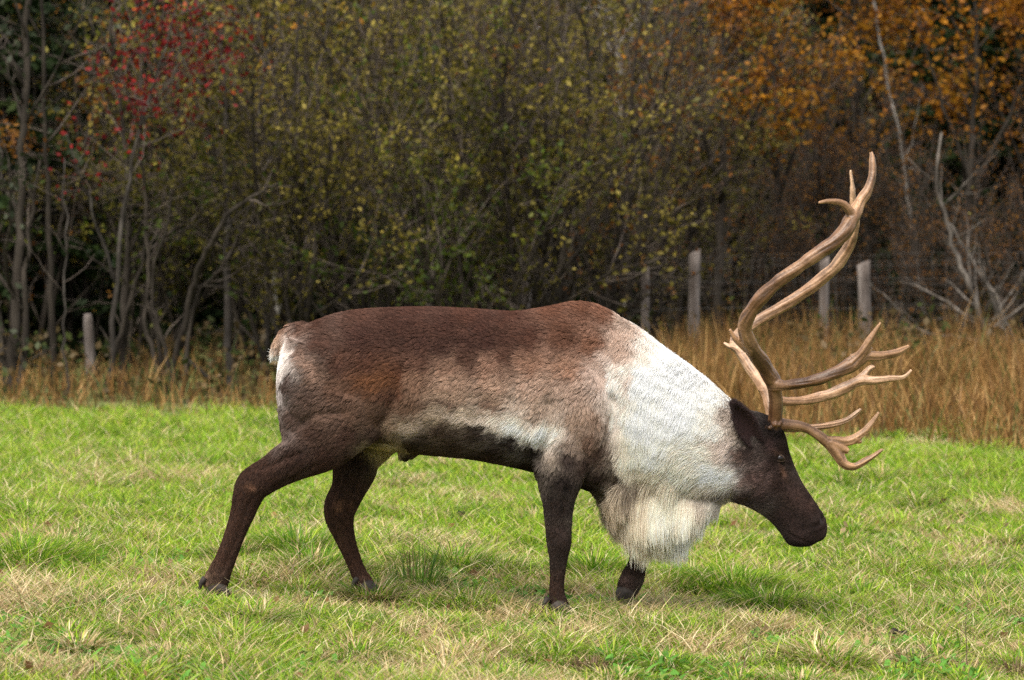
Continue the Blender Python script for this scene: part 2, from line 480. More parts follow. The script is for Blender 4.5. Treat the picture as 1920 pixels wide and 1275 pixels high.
# trunk: (top x, top y, bottom x, bottom y, half width)
loft_sections(body_sh, [(526, 690, 527, 745, .07), (536, 645, 534, 790, .125), (556, 622, 556, 815, .165), (592, 603, 596, 824, .20), (650, 585, 650, 830, .235),
                        (720, 579, 720, 840, .255), (800, 577, 800, 850, .27), (880, 580, 880, 857, .275), (960, 585, 955, 871, .265), (1020, 578, 1010, 885, .25),
                        (1070, 568, 1060, 902, .235), (1110, 571, 1105, 918, .215), (1150, 589, 1150, 932, .18), (1190, 625, 1190, 925, .14), (1222, 690, 1222, 880, .09)], 0, .16, 2.15)
# neck
loft_sections(body_sh, [(1165, 600, 1075, 890, .17), (1195, 617, 1105, 900, .175), (1252, 660, 1168, 902, .165), (1316, 707, 1255, 920, .15), (1372, 757, 1330, 934, .125), (1410, 776, 1372, 936, .10)], 0, .05, 2.1)
# head
loft_sections(body_sh, [(1398, 772, 1362, 925, .085), (1420, 774, 1372, 938, .098), (1450, 787, 1388, 944, .100), (1470, 812, 1400, 948, .100), (1479, 845, 1412, 954, .095), (1489, 874, 1428, 964, .082),
                        (1504, 905, 1446, 979, .066), (1521, 930, 1461, 996, .057), (1536, 952, 1471, 1012, .054), (1547, 971, 1481, 1022, .053), (1551, 987, 1497, 1025, .049), (1549, 1003, 1517, 1024, .040), (1543, 1012, 1530, 1020, .018)], 0, -.02, 2.25, 5)
blob(body_sh, 1500, 1016, 0, .055, .034, .020, .0)      # lower lip and chin
for sd in (-1, 1):
    blob(body_sh, 1447, 852, sd * .075, .05, .030, .032, -.7)      # brow over the eye
    blob(body_sh, 1405, 905, sd * .066, .075, .035, .065, -.8)     # cheek
    blob(body_sh, 1533, 982, sd * .032, .030, .024, .032, -.8)     # nostril wing
    blob(body_sh, 1450, 800, sd * .062, .035, .032, .035, 0)       # antler pedicle
    blob(body_sh, 1085, 760, sd * .165, .13, .075, .21, .25)       # shoulder
    blob(body_sh, 1055, 850, sd * .165, .10, .06, .11, 0)          # upper arm
    blob(body_sh, 610, 735, sd * .165, .16, .085, .20, .5)         # thigh
    blob(body_sh, 670, 790, sd * .185, .09, .06, .10, .4)          # stifle
# legs (near side d<0)
loft_path(body_sh, [(650, 740, 95, -.15, .55), (632, 790, 72, -.17, .6), (602, 830, 54, -.17, .7), (552, 861, 39, -.165), (512, 885, 32, -.16), (476, 908, 31, -.16), (463, 935, 27, -.16), (455, 962, 22.5, -.16),
                    (441, 1000, 19, -.16), (427, 1038, 18.5, -.16), (415, 1066, 20, -.16), (406, 1088, 22, -.16), (402, 1104, 20, -.16)])
loft_path(body_sh, [(700, 800, 62, .15, .6), (672, 850, 46, .155, .7), (663, 888, 39, .16), (653, 918, 32, .16), (639, 948, 31, .16), (637, 972, 27, .16), (645, 1003, 20, .16),
                    (657, 1035, 16, .16), (670, 1068, 14.5, .16), (683, 1094, 16.5, .16), (691, 1110, 16, .16)])
loft_path(body_sh, [(1058, 790, 72, -.16, .5), (1052, 845, 56, -.165, .55), (1050, 890, 43, -.165, .7), (1047, 935, 30, -.16), (1047, 985, 24, -.16), (1048, 1018, 22.5, -.16), (1047, 1048, 17, -.16),
                    (1045, 1085, 13.5, -.16), (1044, 1112, 14.5, -.16), (1047, 1133, 18, -.16), (1049, 1146, 17, -.16)])
loft_path(body_sh, [(1120, 840, 62, .13, .5), (1150, 900, 46, .14, .65), (1172, 955, 31, .145), (1190, 1000, 24, .15), (1195, 1035, 15, .15), (1194, 1058, 17, .15), (1187, 1080, 22, .15), (1177, 1103, 21, .15), (1171, 1119, 15, .15)])
loft_sections(body_sh, [(1165, 870, 1160, 925, .05), (1195, 870, 1192, 955, .07), (1240, 880, 1238, 972, .075), (1285, 890, 1284, 972, .07), (1325, 900, 1322, 962, .055), (1352, 905, 1350, 948, .04)], 0, .1, 2.0)
for sd in (-1, 1):
    loft_path(body_sh, [(585, 650, 40, sd * .10, .9), (566, 710, 42, sd * .11, .9), (566, 770, 40, sd * .125, .9), (575, 820, 42, sd * .15, .8)][:(4 if sd < 0 else 3)])
# tail stub and sheath
loft_path(body_sh, [(575, 625, 20, 0), (550, 625, 16, 0), (530, 640, 11, 0), (517, 658, 6, 0)], 1.0)
loft_path(body_sh, [(772, 835, 22, 0, 1), (760, 850, 15, 0, 1), (754, 862, 8, 0, 1)])
body_me = remesh(body_sh, .0080, 10, 'body')

nv = len(body_me.vertices)
BV = np.empty(nv * 3, np.float32); body_me.vertices.foreach_get('co', BV); BV = BV.reshape(-1, 3).astype(float)
BN = np.empty(nv * 3, np.float32); body_me.vertices.foreach_get('normal', BN); BN = BN.reshape(-1, 3).astype(float)
def to_px(p):
    return np.stack([960 + SPX * p[:, 0], HORIZON - SPX * (p[:, 2] - CAM_H)], -1)

# carve the mouth slit
pxy = to_px(BV)
def seg_dist(p, line):
    d = np.full(len(p), 1e9)
    for a, b in zip(line[:-1], line[1:]):
        a = np.array(a, float); b = np.array(b, float); ab = b - a
        t = np.clip(((p - a) @ ab) / (ab @ ab), 0, 1)
        d = np.minimum(d, np.linalg.norm(p - (a + t[:, None] * ab), axis=1))
    return d
mouth = seg_dist(pxy, [(1545, 1014), (1525, 1019), (1505, 1012), (1480, 1000)])
BV -= BN * (np.exp(-(mouth / 2.6) ** 2) * .0055)[:, None]
for ln_, wd_, dp_ in [([(474, 935), (452, 1000), (424, 1062)], 4.5, .005), ([(500, 872), (535, 856), (575, 838)], 6, .008), ([(520, 905), (560, 885), (600, 862)], 5, .005), ([(640, 985), (657, 1030), (676, 1085)], 4, .005), ([(655, 935), (668, 900)], 5, .006),
                      ([(1036, 1000), (1038, 1060), (1037, 1120)], 3.5, .004), ([(1060, 905), (1056, 950), (1055, 990)], 5, .006), ([(1036, 905), (1034, 950)], 5, .005), ([(1400, 935), (1430, 900), (1440, 880)], 6, .006), ([(1475, 905), (1505, 945), (1520, 962)], 6, .004), ([(1522, 985), (1500, 990)], 5, .003),
                      ([(560, 800), (600, 770), (650, 765)], 9, .012), ([(720, 790), (745, 740), (760, 690)], 12, .016), ([(1010, 850), (1030, 800), (1030, 750)], 14, .014), ([(1120, 860), (1140, 800), (1150, 740)], 14, .012)]:
    BV -= BN * (np.exp(-(seg_dist(pxy, ln_) / wd_) ** 2) * dp_)[:, None]
for x_, y_, w_, h_ in [(468, 890, 9, .006), (622, 955, 8, .006), (1048, 1012, 12, .004), (1430, 870, 8, .004), (480, 912, 10, .003)]:
    BV += BN * (np.exp(-(np.linalg.norm(pxy - np.array([x_, y_]), axis=1) / w_) ** 2) * h_)[:, None]
sock = np.linalg.norm(pxy - np.array([1458, 858]), axis=1)
BV -= BN * (np.exp(-(sock / 13) ** 2) * .010)[:, None]
crease = seg_dist(pxy, [(1466, 868), (1469, 882), (1462, 893)])
BV -= BN * (np.exp(-(crease / 3.5) ** 2) * .006)[:, None]
nos = seg_dist(pxy, [(1541, 970), (1536, 980), (1528, 984)])
BV -= BN * (np.exp(-(nos / 3.2) ** 2) * .006)[:, None]
BV += BN * (np.exp(-((nos - 7) / 3.0) ** 2) * .0025)[:, None]
body_me.vertices.foreach_set('co', BV.astype(np.float32).ravel()); body_me.update()
body_me.vertices.foreach_get('normal', tmp := np.empty(nv * 3, np.float32)); BN = tmp.reshape(-1, 3).astype(float)

# coat: (px, py, (r,g,b) as it looks in even light, hair length mm, lay of the hair dx, dy)
COAT = [
 # back
 (560, 612, (95, 62, 50), 26, -1, .3), (600, 600, (84, 54, 44), 24, -1, .15), (680, 585, (94, 62, 52), 22, -1, .1), (780, 582, (86, 54, 45), 22, -1, .1), (880, 585, (92, 58, 47), 22, -1, .1),
 (960, 590, (88, 55, 45), 22, -1, .1), (1040, 578, (112, 73, 57), 24, -1, .15), (1100, 570, (118, 78, 61), 26, -.9, .2), (1140, 588, (148, 104, 86), 30, -.9, .3),
 (610, 640, (90, 60, 50), 24, -1, .3), (690, 630, (82, 52, 45), 24, -1, .2), (760, 635, (78, 50, 42), 24, -1, .25), (840, 645, (74, 47, 40), 24, -1, .3), (920, 640, (77, 48, 41), 24, -1, .3),
 (990, 630, (92, 58, 47), 24, -1, .3), (1060, 625, (110, 73, 58), 26, -.9, .4), (1110, 640, (140, 98, 80), 30, -.8, .5),
 (725, 632, (80, 51, 43), 24, -1, .25), (800, 640, (76, 48, 41), 24, -1, .28), (880, 642, (76, 48, 41), 24, -1, .3), (955, 636, (82, 52, 43), 24, -1, .3), (760, 610, (82, 52, 44), 23, -1, .2), (840, 612, (82, 52, 44), 23, -1, .2), (910, 612, (84, 53, 45), 23, -1, .2), (800, 662, (88, 58, 48), 25, -.9, .4), (880, 664, (92, 62, 52), 25, -.9, .4), (950, 662, (98, 66, 55), 25, -.9, .4),
 # haunch
 (575, 655, (112, 86, 77), 26, -.9, .4), (600, 700, (112, 86, 74), 26, -.8, .5), (640, 725, (112, 80, 64), 26, -.8, .5),
 (650, 675, (92, 60, 48), 24, -1, .3), (700, 670, (90, 56, 42), 24, -1, .3), (690, 705, (106, 68, 46), 24, -1, .35), (732, 695, (104, 66, 44), 24, -1, .35), (745, 735, (92, 58, 42), 26, -.8, .6), (760, 690, (96, 60, 46), 26, -.8, .5),
 (550, 715, (88, 68, 66), 30, -.9, .5), (527, 690, (205, 192, 190), 34, -.5, .9), (522, 720, (172, 160, 162), 32, -.5, .9), (540, 650, (222, 210, 205), 36, -.5, .9), (530, 668, (228, 216, 212), 40, -.5, .9),
 (528, 765, (128, 112, 112), 32, -.6, .8), (555, 775, (92, 70, 64), 30, -.9, .5), (585, 740, (98, 74, 66), 28, -.9, .5), (540, 810, (112, 94, 92), 30, -.6, .8),
 (615, 765, (108, 82, 70), 26, -.8, .6), (670, 760, (116, 86, 72), 26, -.7, .7), (720, 775, (100, 72, 58), 28, -.6, .8), (600, 800, (78, 54, 45), 24, -.8, .6), (660, 810, (88, 60, 50), 24, -.7, .7), (710, 810, (72, 49, 41), 26, -.7, .7),
 # flank
 (790, 670, (112, 78, 66), 26, -.8, .6), (785, 705, (140, 106, 90), 28, -.7, .7), (850, 680, (146, 112, 98), 28, -.8, .6), (850, 710, (166, 134, 120), 30, -.7, .7), (920, 680, (150, 114, 100), 28, -.8, .6), (930, 712, (172, 140, 126), 30, -.8, .6),
 (1000, 675, (152, 114, 98), 28, -.8, .6), (1010, 715, (176, 146, 134), 30, -.7, .7), (1070, 680, (160, 122, 106), 30, -.7, .7), (1080, 730, (176, 148, 138), 32, -.6, .8), (1120, 690, (192, 166, 156), 36, -.6, .8),
 (775, 750, (118, 88, 72), 30, -.7, .7), (850, 738, (160, 132, 118), 30, -.9, .5), (930, 748, (150, 122, 108), 30, -.9, .45), (1010, 755, (176, 150, 138), 32, -.8, .6), (1080, 775, (168, 140, 128), 34, -.5, .9), (1112, 770, (158, 128, 116), 36, -.4, .9),
 (775, 790, (190, 168, 152), 36, -.9, .4), (745, 790, (150, 124, 108), 34, -.7, .7), (830, 772, (170, 148, 132), 32, -1, .2),
 (880, 772, (188, 168, 152), 34, -1, .2), (930, 775, (212, 196, 182), 38, -.9, .4), (975, 787, (230, 218, 206), 44, -.8, .6), (1015, 797, (236, 226, 216), 48, -.5, .9), (1045, 802, (226, 212, 202), 46, -.3, 1), (1035, 830, (168, 148, 138), 44, -.2, 1),
 (840, 795, (92, 72, 60), 34, -.9, .4), (900, 795, (74, 56, 47), 34, -.9, .4), (960, 812, (52, 36, 31), 32, -.7, .7), (1000, 830, (46, 31, 28), 30, -.4, .9),
 (790, 825, (66, 50, 40), 32, -.9, .4), (860, 828, (74, 56, 44), 34, -.9, .4), (930, 845, (60, 42, 34), 34, -.8, .6), (990, 870, (46, 31, 27), 30, -.6, .8), (830, 850, (78, 60, 46), 30, -.9, .4), (900, 862, (64, 46, 36), 32, -.9, .4),
 (715, 840, (186, 166, 132), 34, .4, .9), (745, 838, (160, 140, 110), 32, .2, 1), (770, 835, (74, 56, 44), 26, -.5, .9), (757, 860, (52, 38, 32), 10, -.2, 1), (785, 852, (90, 70, 54), 26, -.8, .5),
 # shoulder and chest
 (1080, 808, (158, 132, 122), 40, -.3, 1), (1110, 812, (130, 100, 88), 40, -.4, .9), (1125, 840, (98, 72, 62), 38, -.5, .9), (1060, 845, (62, 44, 40), 30, -.1, 1), (1095, 855, (74, 53, 47), 32, -.2, 1), (1060, 895, (50, 36, 33), 18, 0, 1),
 (1125, 885, (66, 47, 41), 34, -.4, .9), (1105, 910, (48, 34, 31), 28, -.4, .9), (1150, 915, (46, 33, 31), 30, -.5, .8), (1160, 875, (84, 64, 56), 40, -.5, .8),
 # neck and mane
 (1160, 640, (190, 162, 150), 44, -.6, .8), (1150, 700, (226, 211, 204), 48, -.5, .9), (1145, 760, (224, 210, 201), 50, -.3, 1), (1180, 610, (196, 172, 160), 48, -.6, .6), (1205, 625, (226, 212, 205), 56, -.4, .8), (1245, 655, (236, 227, 221), 56, -.4, .9),
 (1210, 700, (238, 230, 224), 58, -.4, .9), (1200, 770, (240, 231, 222), 62, -.3, 1), (1290, 695, (238, 230, 224), 54, -.4, .9), (1270, 760, (240, 233, 226), 60, -.4, .9), (1340, 740, (232, 222, 214), 46, -.4, .9), (1180, 830, (232, 219, 203), 70, -.35, 1),
 (1230, 830, (234, 223, 210), 64, -.5, .9), (1175, 862, (220, 204, 186), 64, -.5, .9), (1300, 800, (232, 221, 212), 50, -.7, .7), (1345, 800, (230, 218, 211), 42, -.7, .7), (1368, 778, (190, 174, 167), 36, -.7, .6), (1370, 803, (164, 146, 139), 32, -.7, .7),
 (1310, 845, (228, 215, 203), 48, -.9, .5), (1355, 838, (208, 190, 181), 34, -.9, .5), (1385, 850, (116, 90, 85), 22, -.9, .5), (1275, 870, (230, 217, 202), 56, -.9, .5), (1345, 885, (240, 234, 228), 34, -.9, .4), (1367, 893, (236, 228, 224), 26, -.9, .4), (1386, 900, (122, 98, 94), 18, -.9, .4),
 (1235, 880, (220, 204, 186), 60, -.8, .6), (1205, 888, (198, 178, 162), 60, -.6, .8), (1300, 905, (224, 212, 200), 56, -.8, .6), (1330, 928, (200, 186, 176), 40, -.9, .4), (1310, 935, (190, 172, 160), 60, -.6, .8), (1345, 948, (232, 222, 214), 60, -.4, .9),
 # throat beard
 (1170, 905, (212, 192, 170), 140, -.18, 1), (1200, 912, (224, 206, 184), 180, -.2, 1), (1240, 918, (234, 219, 200), 180, -.25, 1), (1280, 922, (234, 217, 198), 170, -.35, 1), (1310, 938, (236, 221, 205), 130, -.45, 1), (1340, 950, (232, 220, 208), 80, -.5, 1),
 (1165, 925, (204, 182, 160), 165, -.15, 1), (1195, 950, (222, 204, 182), 185, -.15, 1), (1240, 965, (226, 208, 186), 165, -.2, 1), (1285, 965, (238, 224, 206), 150, -.35, 1), (1320, 958, (236, 224, 210), 100, -.5, 1), (1260, 895, (224, 206, 186), 110, -.6, .9), (1220, 893, (214, 196, 176), 120, -.5, .9),
 # head
 (1400, 790, (46, 34, 34), 20, -.8, .3), (1440, 795, (44, 32, 32), 16, -.7, -.3), (1440, 830, (54, 39, 38), 9, -.7, .3), (1400, 850, (66, 49, 47), 14, -.9, .4), (1405, 890, (88, 66, 62), 12, -.9, .3), (1420, 925, (62, 46, 44), 10, -.8, .1), (1395, 935, (76, 58, 55), 16, -.9, .3),
 (1455, 905, (68, 50, 48), 8, -.7, -.4), (1445, 870, (54, 40, 38), 8, -.7, 0), (1470, 840, (60, 44, 41), 8, -.6, -.5), (1490, 930, (74, 55, 52), 7, -.7, -.6), (1515, 950, (62, 46, 44), 6, -.7, -.6), (1470, 970, (60, 45, 43), 8, -.8, -.4), (1540, 985, (48, 36, 35), 4, -.7, -.6), (1500, 1000, (54, 41, 39), 6, -.8, -.3), (1500, 1020, (44, 33, 32), 5, -.9, 0),
 # legs
 (560, 850, (74, 50, 42), 14, -.6, .8), (620, 855, (80, 53, 43), 14, -.5, .8), (510, 880, (76, 51, 42), 11, -.5, .8), (470, 890, (70, 47, 39), 9, -.3, 1), (465, 930, (72, 48, 39), 8, -.3, 1), (445, 990, (74, 49, 38), 8, -.3, 1), (425, 1040, (78, 52, 41), 9, -.3, 1), (408, 1075, (86, 62, 50), 14, -.3, 1), (392, 1070, (124, 98, 80), 20, -.5, .9), (400, 1100, (80, 62, 52), 18, -.2, 1), (425, 1090, (72, 50, 42), 12, -.1, 1),
 (670, 870, (62, 43, 38), 14, -.1, 1), (650, 920, (72, 50, 41), 11, -.2, 1), (632, 955, (76, 52, 42), 9, .1, 1), (655, 950, (84, 58, 45), 9, 0, 1), (645, 1000, (82, 56, 42), 8, .3, 1), (662, 1050, (78, 52, 40), 8, .3, 1), (685, 1100, (84, 57, 46), 12, .3, 1),
 (1045, 940, (54, 40, 36), 10, 0, 1), (1045, 1000, (60, 45, 41), 8, 0, 1), (1048, 1030, (56, 42, 37), 8, 0, 1), (1045, 1090, (64, 44, 36), 8, 0, 1), (1048, 1140, (60, 42, 36), 14, .1, 1),
 (1185, 1000, (56, 41, 37), 10, 0, 1), (1190, 1060, (62, 46, 42), 9, -.2, 1), (1170, 1090, (74, 56, 52), 8, -.5, .8),
 # tail
 (548, 618, (140, 100, 78), 34, -.8, .6), (528, 636, (176, 138, 114), 40, -.6, .8), (522, 652, (232, 220, 212), 50, -.45, .9), (516, 664, (238, 228, 222), 52, -.4, .9)]
CP = np.array([c[:2] for c in COAT], float)
CC = np.array([lin(c[2]) for c in COAT]) ** 1.15 * 1.14
CC = CC * .84 + CC.mean(1)[:, None] * .16
CC = CC * (np.array([1.0, 1.02, .88]) + np.array([0, 0, .10]) * smooth(.2, .6, CC.mean(1))[:, None])
CL = np.array([c[3] for c in COAT], float) / 1000
CL = np.where(CL < .02, CL * 1.2, CL)
CD = np.array([c[4:6] for c in COAT], float); CD /= np.linalg.norm(CD, axis=1)[:, None]
# smaller markings and a dark crease line on the flank: (px, py, radius along, radius across, angle, colour, strength)
MARKS = [(1466, 882, 12, 5, 1.2, (150, 110, 88), .55), (1455, 845, 12, 4, .5, (120, 88, 72), .4), (480, 906, 10, 9, 0, (124, 88, 66), .7), (630, 950, 8, 12, .2, (136, 98, 70), .75), (655, 952, 6, 10, 0, (110, 78, 58), .5),
 (592, 684, 34, 10, .85, (172, 140, 122), .75), (712, 708, 40, 14, -.1, (124, 80, 48), .5), (752, 700, 20, 9, 1.3, (116, 74, 46), .35), (840, 748, 50, 6, .06, (86, 62, 52), .75), (930, 752, 50, 5, .2, (104, 78, 66), .6),
 (1342, 924, 34, 11, .12, (80, 61, 55), .97), (1190, 893, 26, 7, .2, (104, 80, 68), .6), (400, 900, 8, 8, 0, (60, 42, 36), 0), (1185, 700, 5, 22, .15, (150, 110, 90), .5), (1048, 985, 10, 6, 0, (96, 76, 70), .35), (1415, 960, 30, 10, .6, (60, 46, 44), .4),
 (985, 792, 55, 11, .2, (240, 230, 220), .9), (900, 774, 55, 7, .12, (220, 205, 190), .7), (782, 796, 22, 13, -.5, (206, 186, 168), .65), (945, 815, 55, 8, .22, (44, 31, 27), .8), (850, 800, 50, 9, .1, (64, 47, 38), .6), (1035, 812, 12, 18, .3, (232, 220, 210), .6),
 (394, 1078, 14, 12, .4, (138, 110, 92), .7), (1046, 1138, 12, 8, 0, (92, 72, 62), .5), (686, 1098, 12, 9, .5, (104, 78, 64), .5), (1180, 1092, 12, 9, 0, (110, 88, 80), .6), (536, 662, 34, 9, 2.0, (236, 226, 220), .8),
 (1500, 1000, 20, 12, .7, (78, 60, 56), .4), (1425, 893, 22, 30, .3, (108, 84, 78), .6), (1488, 922, 32, 13, .95, (90, 69, 64), .5), (1440, 832, 10, 14, 0, (86, 64, 60), .45), (1472, 968, 22, 10, .7, (80, 61, 57), .4), (1517, 945, 9, 9, 0, (104, 78, 70), .45), (1546, 992, 10, 16, .2, (92, 72, 68), .5), (610, 745, 60, 40, .3, (120, 95, 84), .35)]
def coat_at(pts, warp=10.0, power=1.9):
    """colour, hair length and lay at points of the body"""
    p = to_px(pts)
    w1 = noise3(pts, 26, 1) - .5; w2 = noise3(pts, 26, 2) - .5
    w3 = noise3(pts, 70, 3) - .5; w4 = noise3(pts, 70, 4) - .5
    amp = np.interp(p[:, 0], [1380, 1410], [1, .45]) * warp
    p = p + np.stack([w1 * 1.6 + w3, w2 * 1.6 + w4], -1) * amp[:, None]
    c = np.empty((len(p), 3)); l = np.empty(len(p)); d = np.empty((len(p), 2))
    for s in range(0, len(p), 20000):
        q_ = p[s:s + 20000]
        D2 = ((q_[:, None] - CP[None]) ** 2).sum(-1) + 90.0
        W = D2 ** -power; W /= W.sum(1)[:, None]
        c[s:s + 20000] = W @ CC; l[s:s + 20000] = np.exp(W @ np.log(CL)); d[s:s + 20000] = W @ CD
    for (x, y, rx, ry, an, cl_, st) in MARKS:
        u_ = (p[:, 0] - x) * math.cos(an) + (p[:, 1] - y) * math.sin(an); v_ = -(p[:, 0] - x) * math.sin(an) + (p[:, 1] - y) * math.cos(an)
        f = (st * np.exp(-((u_ / rx) ** 2 + (v_ / ry) ** 2)))[:, None]
        c = c * (1 - f) + lin(cl_) * f
    return c, l, d

reindeer = empty('reindeer', (0, RY, 0))
tag(reindeer, 'bull reindeer with tall antlers and white mane walking across the pasture', 'reindeer')
INV = Matrix.Translation((0, -RY, 0))
def rpart(name, me, parent=None):
    o = link(name, me, parent or reindeer)
    o.matrix_parent_inverse = INV
    return o
bc, bl, bd = coat_at(BV)
a_ = body_me.attributes.new('col', 'FLOAT_COLOR', 'POINT')
a_.data.foreach_set('color', np.concatenate([bc * (.72 + .2 * smooth(.3, .6, bc.mean(1)))[:, None], np.ones((nv, 1))], 1).astype(np.float32).ravel())  # hide painted darker than the hair, for dark gaps between clumps
body_me.materials.clear(); body_me.materials.append(M_skin)
body = rpart('body', body_me)

# --- hair
body_me.calc_loop_triangles()
nt_ = len(body_me.loop_triangles)
tri = np.empty(nt_ * 3, np.int32); body_me.loop_triangles.foreach_get('vertices', tri); tri = tri.reshape(-1, 3)
TA = BV[tri[:, 0]]; TB = BV[tri[:, 1]]; TC = BV[tri[:, 2]]
area = .5 * np.linalg.norm(np.cross(TB - TA, TC - TA), axis=1)
tcen = (TA + TB + TC) / 3
tn = np.cross(TB - TA, TC - TA); tn /= np.linalg.norm(tn, axis=1)[:, None] + 1e-12
_, tl, _ = coat_at(tcen, 0)
def sample(nh, weight, seed):
    g = np.random.default_rng(seed)
    pr = area * weight; pr = pr / pr.sum()
    t = g.choice(nt_, nh, p=pr)
    r1 = np.sqrt(g.random(nh)); r2 = g.random(nh)
    w = np.stack([1 - r1, r1 * (1 - r2), r1 * r2], -1)
    pos = w[:, :1] * TA[t] + w[:, 1:2] * TB[t] + w[:, 2:] * TC[t]
    nor = w[:, :1] * BN[tri[t, 0]] + w[:, 1:2] * BN[tri[t, 1]] + w[:, 2:] * BN[tri[t, 2]]
    nor /= np.linalg.norm(nor, axis=1)[:, None]
    return pos, nor, g
TS = np.linspace(0, 1, 5)
def strands(pos, nor, g, jitter=1.0):
    n_ = len(pos)
    c, L_, d = coat_at(pos)
    T = np.stack([d[:, 0], np.zeros(n_), -d[:, 1]], -1)
    T += .5 * np.stack([noise3(pos, 14, 11) - .5, noise3(pos, 14, 12) - .5, noise3(pos, 14, 13) - .5], -1) * 2
    T += jitter * .22 * g.standard_normal((n_, 3))
    T = T - (T * nor).sum(1)[:, None] * nor
    T /= np.linalg.norm(T, axis=1)[:, None] + 1e-9
    L_ = L_ * (.75 + .5 * g.random(n_)) * (1 - .45 * smooth(.08, .14, L_) * g.random(n_) ** 2)
    L_ = L_ * (1 + (.45 * noise3(pos, 17, 19) - .2) * smooth(.08, .14, L_))
    longh = smooth(.06, .16, L_)
    lift = np.interp(L_, [.005, .012, .03, .06, .2], [.40, .46, .52, .46, .28])
    pts = []
    for t in TS:
        h_ = lift * (t - .45 * t * t)
        p = pos + L_[:, None] * (T * (t * (.72 + .25 * t)) * (1 - .75 * longh * t)[:, None] + nor * h_[:, None])
        sag = (longh * .85 * t ** 1.25 + (1 - longh) * smooth(.03, .07, L_) * .18 * t * t) * L_
        p[:, 2] -= sag
        pts.append(p)
    return np.stack(pts, 1), c, L_
def hair_object(name, nh, weight, seed, rad, clump_n, clump_k, parent=None, colvar=.16, reach=.03, tonev=.5):
    pos, nor, g = sample(nh, weight, seed)
    S, c, L_ = strands(pos, nor, g)
    cp, cn, cg = sample(clump_n, weight, seed + 1)
    CS, cc, cL = strands(cp, cn, cg, 1.1)
    kd = KDTree(clump_n)
    for i, p in enumerate(cp): kd.insert(p, i)
    kd.balance()
    near = np.array([kd.find(p)[1] for p in pos])
    off = np.linalg.norm(cp[near] - pos, axis=1)
    ok = (off < .03 + .35 * L_) & ((nor * cn[near]).sum(1) > .5)
    for k, t in enumerate(TS):
        f = clump_k * t ** 1.3 * ok * (.6 + .4 * g.random(nh)) * (1 - .45 * smooth(.3, .6, c.mean(1)))
        delta = CS[near, k] - S[:, k]
        S[:, k] += f[:, None] * delta * np.clip(reach / (np.linalg.norm(delta, axis=1) + 1e-6), 0, 1)[:, None]
    tone = (cg.random(clump_n) - .5)[near]
    c = c * (1 + colvar * (g.random(nh)[:, None] - .5) * 2) * (1 + tonev * tone[:, None] * (1 - .6 * smooth(.15, .55, c.mean(1)))[:, None])
    cu = bpy.data.hair_curves.new(name)
    cu.add_curves([len(TS)] * nh)
    cu.attributes['position'].data.foreach_set('vector', S.astype(np.float32).ravel())
    r_ = rad * np.interp(L_, [.005, .02, .06, .2], [.75, 1, 1.1, 1.25])[:, None] * np.interp(TS, [0, .5, 1], [1, .85, .25])[None]
    ra = cu.attributes.get('radius') or cu.attributes.new('radius', 'FLOAT', 'POINT')
    ra.data.foreach_set('value', r_.astype(np.float32).ravel())
    ca = cu.attributes.new('col', 'FLOAT_COLOR', 'POINT')      # hair bases darkened: dull underwool, and painted shade in gaps between clumps
    cp_ = np.clip(c[:, None] * np.interp(TS, [0, .6, 1], [.74, 1.0, 1.10])[None, :, None], 0, .78)
    ca.data.foreach_set('color', np.concatenate([cp_, np.ones((nh, len(TS), 1))], 2).astype(np.float32).ravel())
    cu.materials.append(M_fur)
    return rpart(name, cu, parent)
tpx = to_px(tcen)
nearside = np.where(tn[:, 1] < .25, 1.0, .3)
short = np.where(tl < .022, 1, 0)
beard_zone = np.where(tl > .09, 1, 0)
hair_object('coat_fur', 260000, nearside * (1 - short) * (1 - beard_zone) * np.interp(tl, [.02, .03, .06], [1.5, 1.1, 1.25]), 101, .00080, 14000, .74, tonev=.44)
hair_object('short_fur', 90000, nearside * short, 201, .00060, 9000, .5, colvar=.5, tonev=.7)
hair_object('beard', 38000, np.where(tn[:, 1] < .4, 1.0, .6) * beard_zone, 301, .00066, 1100, .55, colvar=.2, reach=.05, tonev=.45)

# --- eyes, ears, antlers, nostrils, hooves
bvh = BVHTree.FromPolygons([tuple(v) for v in BV], [tuple(int(i) for i in t) for t in tri])
def on_side(px, py, side):
    p = Q(px, py, 0); o_ = Vector((p[0], RY + side * 2, p[2]))
    h = bvh.ray_cast(o_, Vector((0, -side, 0)))
    return np.array(h[0]), np.array(h[1])
def sphere_mesh(name, r, mat, seg=24, sq=(1, 1, 1)):
    sh = Shell(); th = np.linspace(0, 2 * np.pi, seg, endpoint=False); rings = []
    for f in np.linspace(-math.pi / 2 + .08, math.pi / 2 - .08, seg // 2):
        rings.append(np.stack([np.cos(th) * math.cos(f), np.sin(th) * math.cos(f), np.full(seg, math.sin(f))], -1) * r * np.array(sq))
    sh.rings(rings)
    return sh.mesh(name, mat)
def tube_rings(C, Rr, m=12, squash=None):
    C = np.asarray(C, float); T = np.gradient(C, axis=0); T /= np.linalg.norm(T, axis=1)[:, None] + 1e-12
    ref = np.array([0, 1.0, 0]); th = np.linspace(0, 2 * np.pi, m, endpoint=False); rings = []
    for c, t, r in zip(C, T, Rr):
        a = np.cross(t, ref); na = np.linalg.norm(a)
        a = a / na if na > 1e-3 else np.array([1.0, 0, 0])
        b = np.cross(t, a)
        rings.append(c + r * (np.cos(th)[:, None] * a + np.sin(th)[:, None] * b))
    return rings
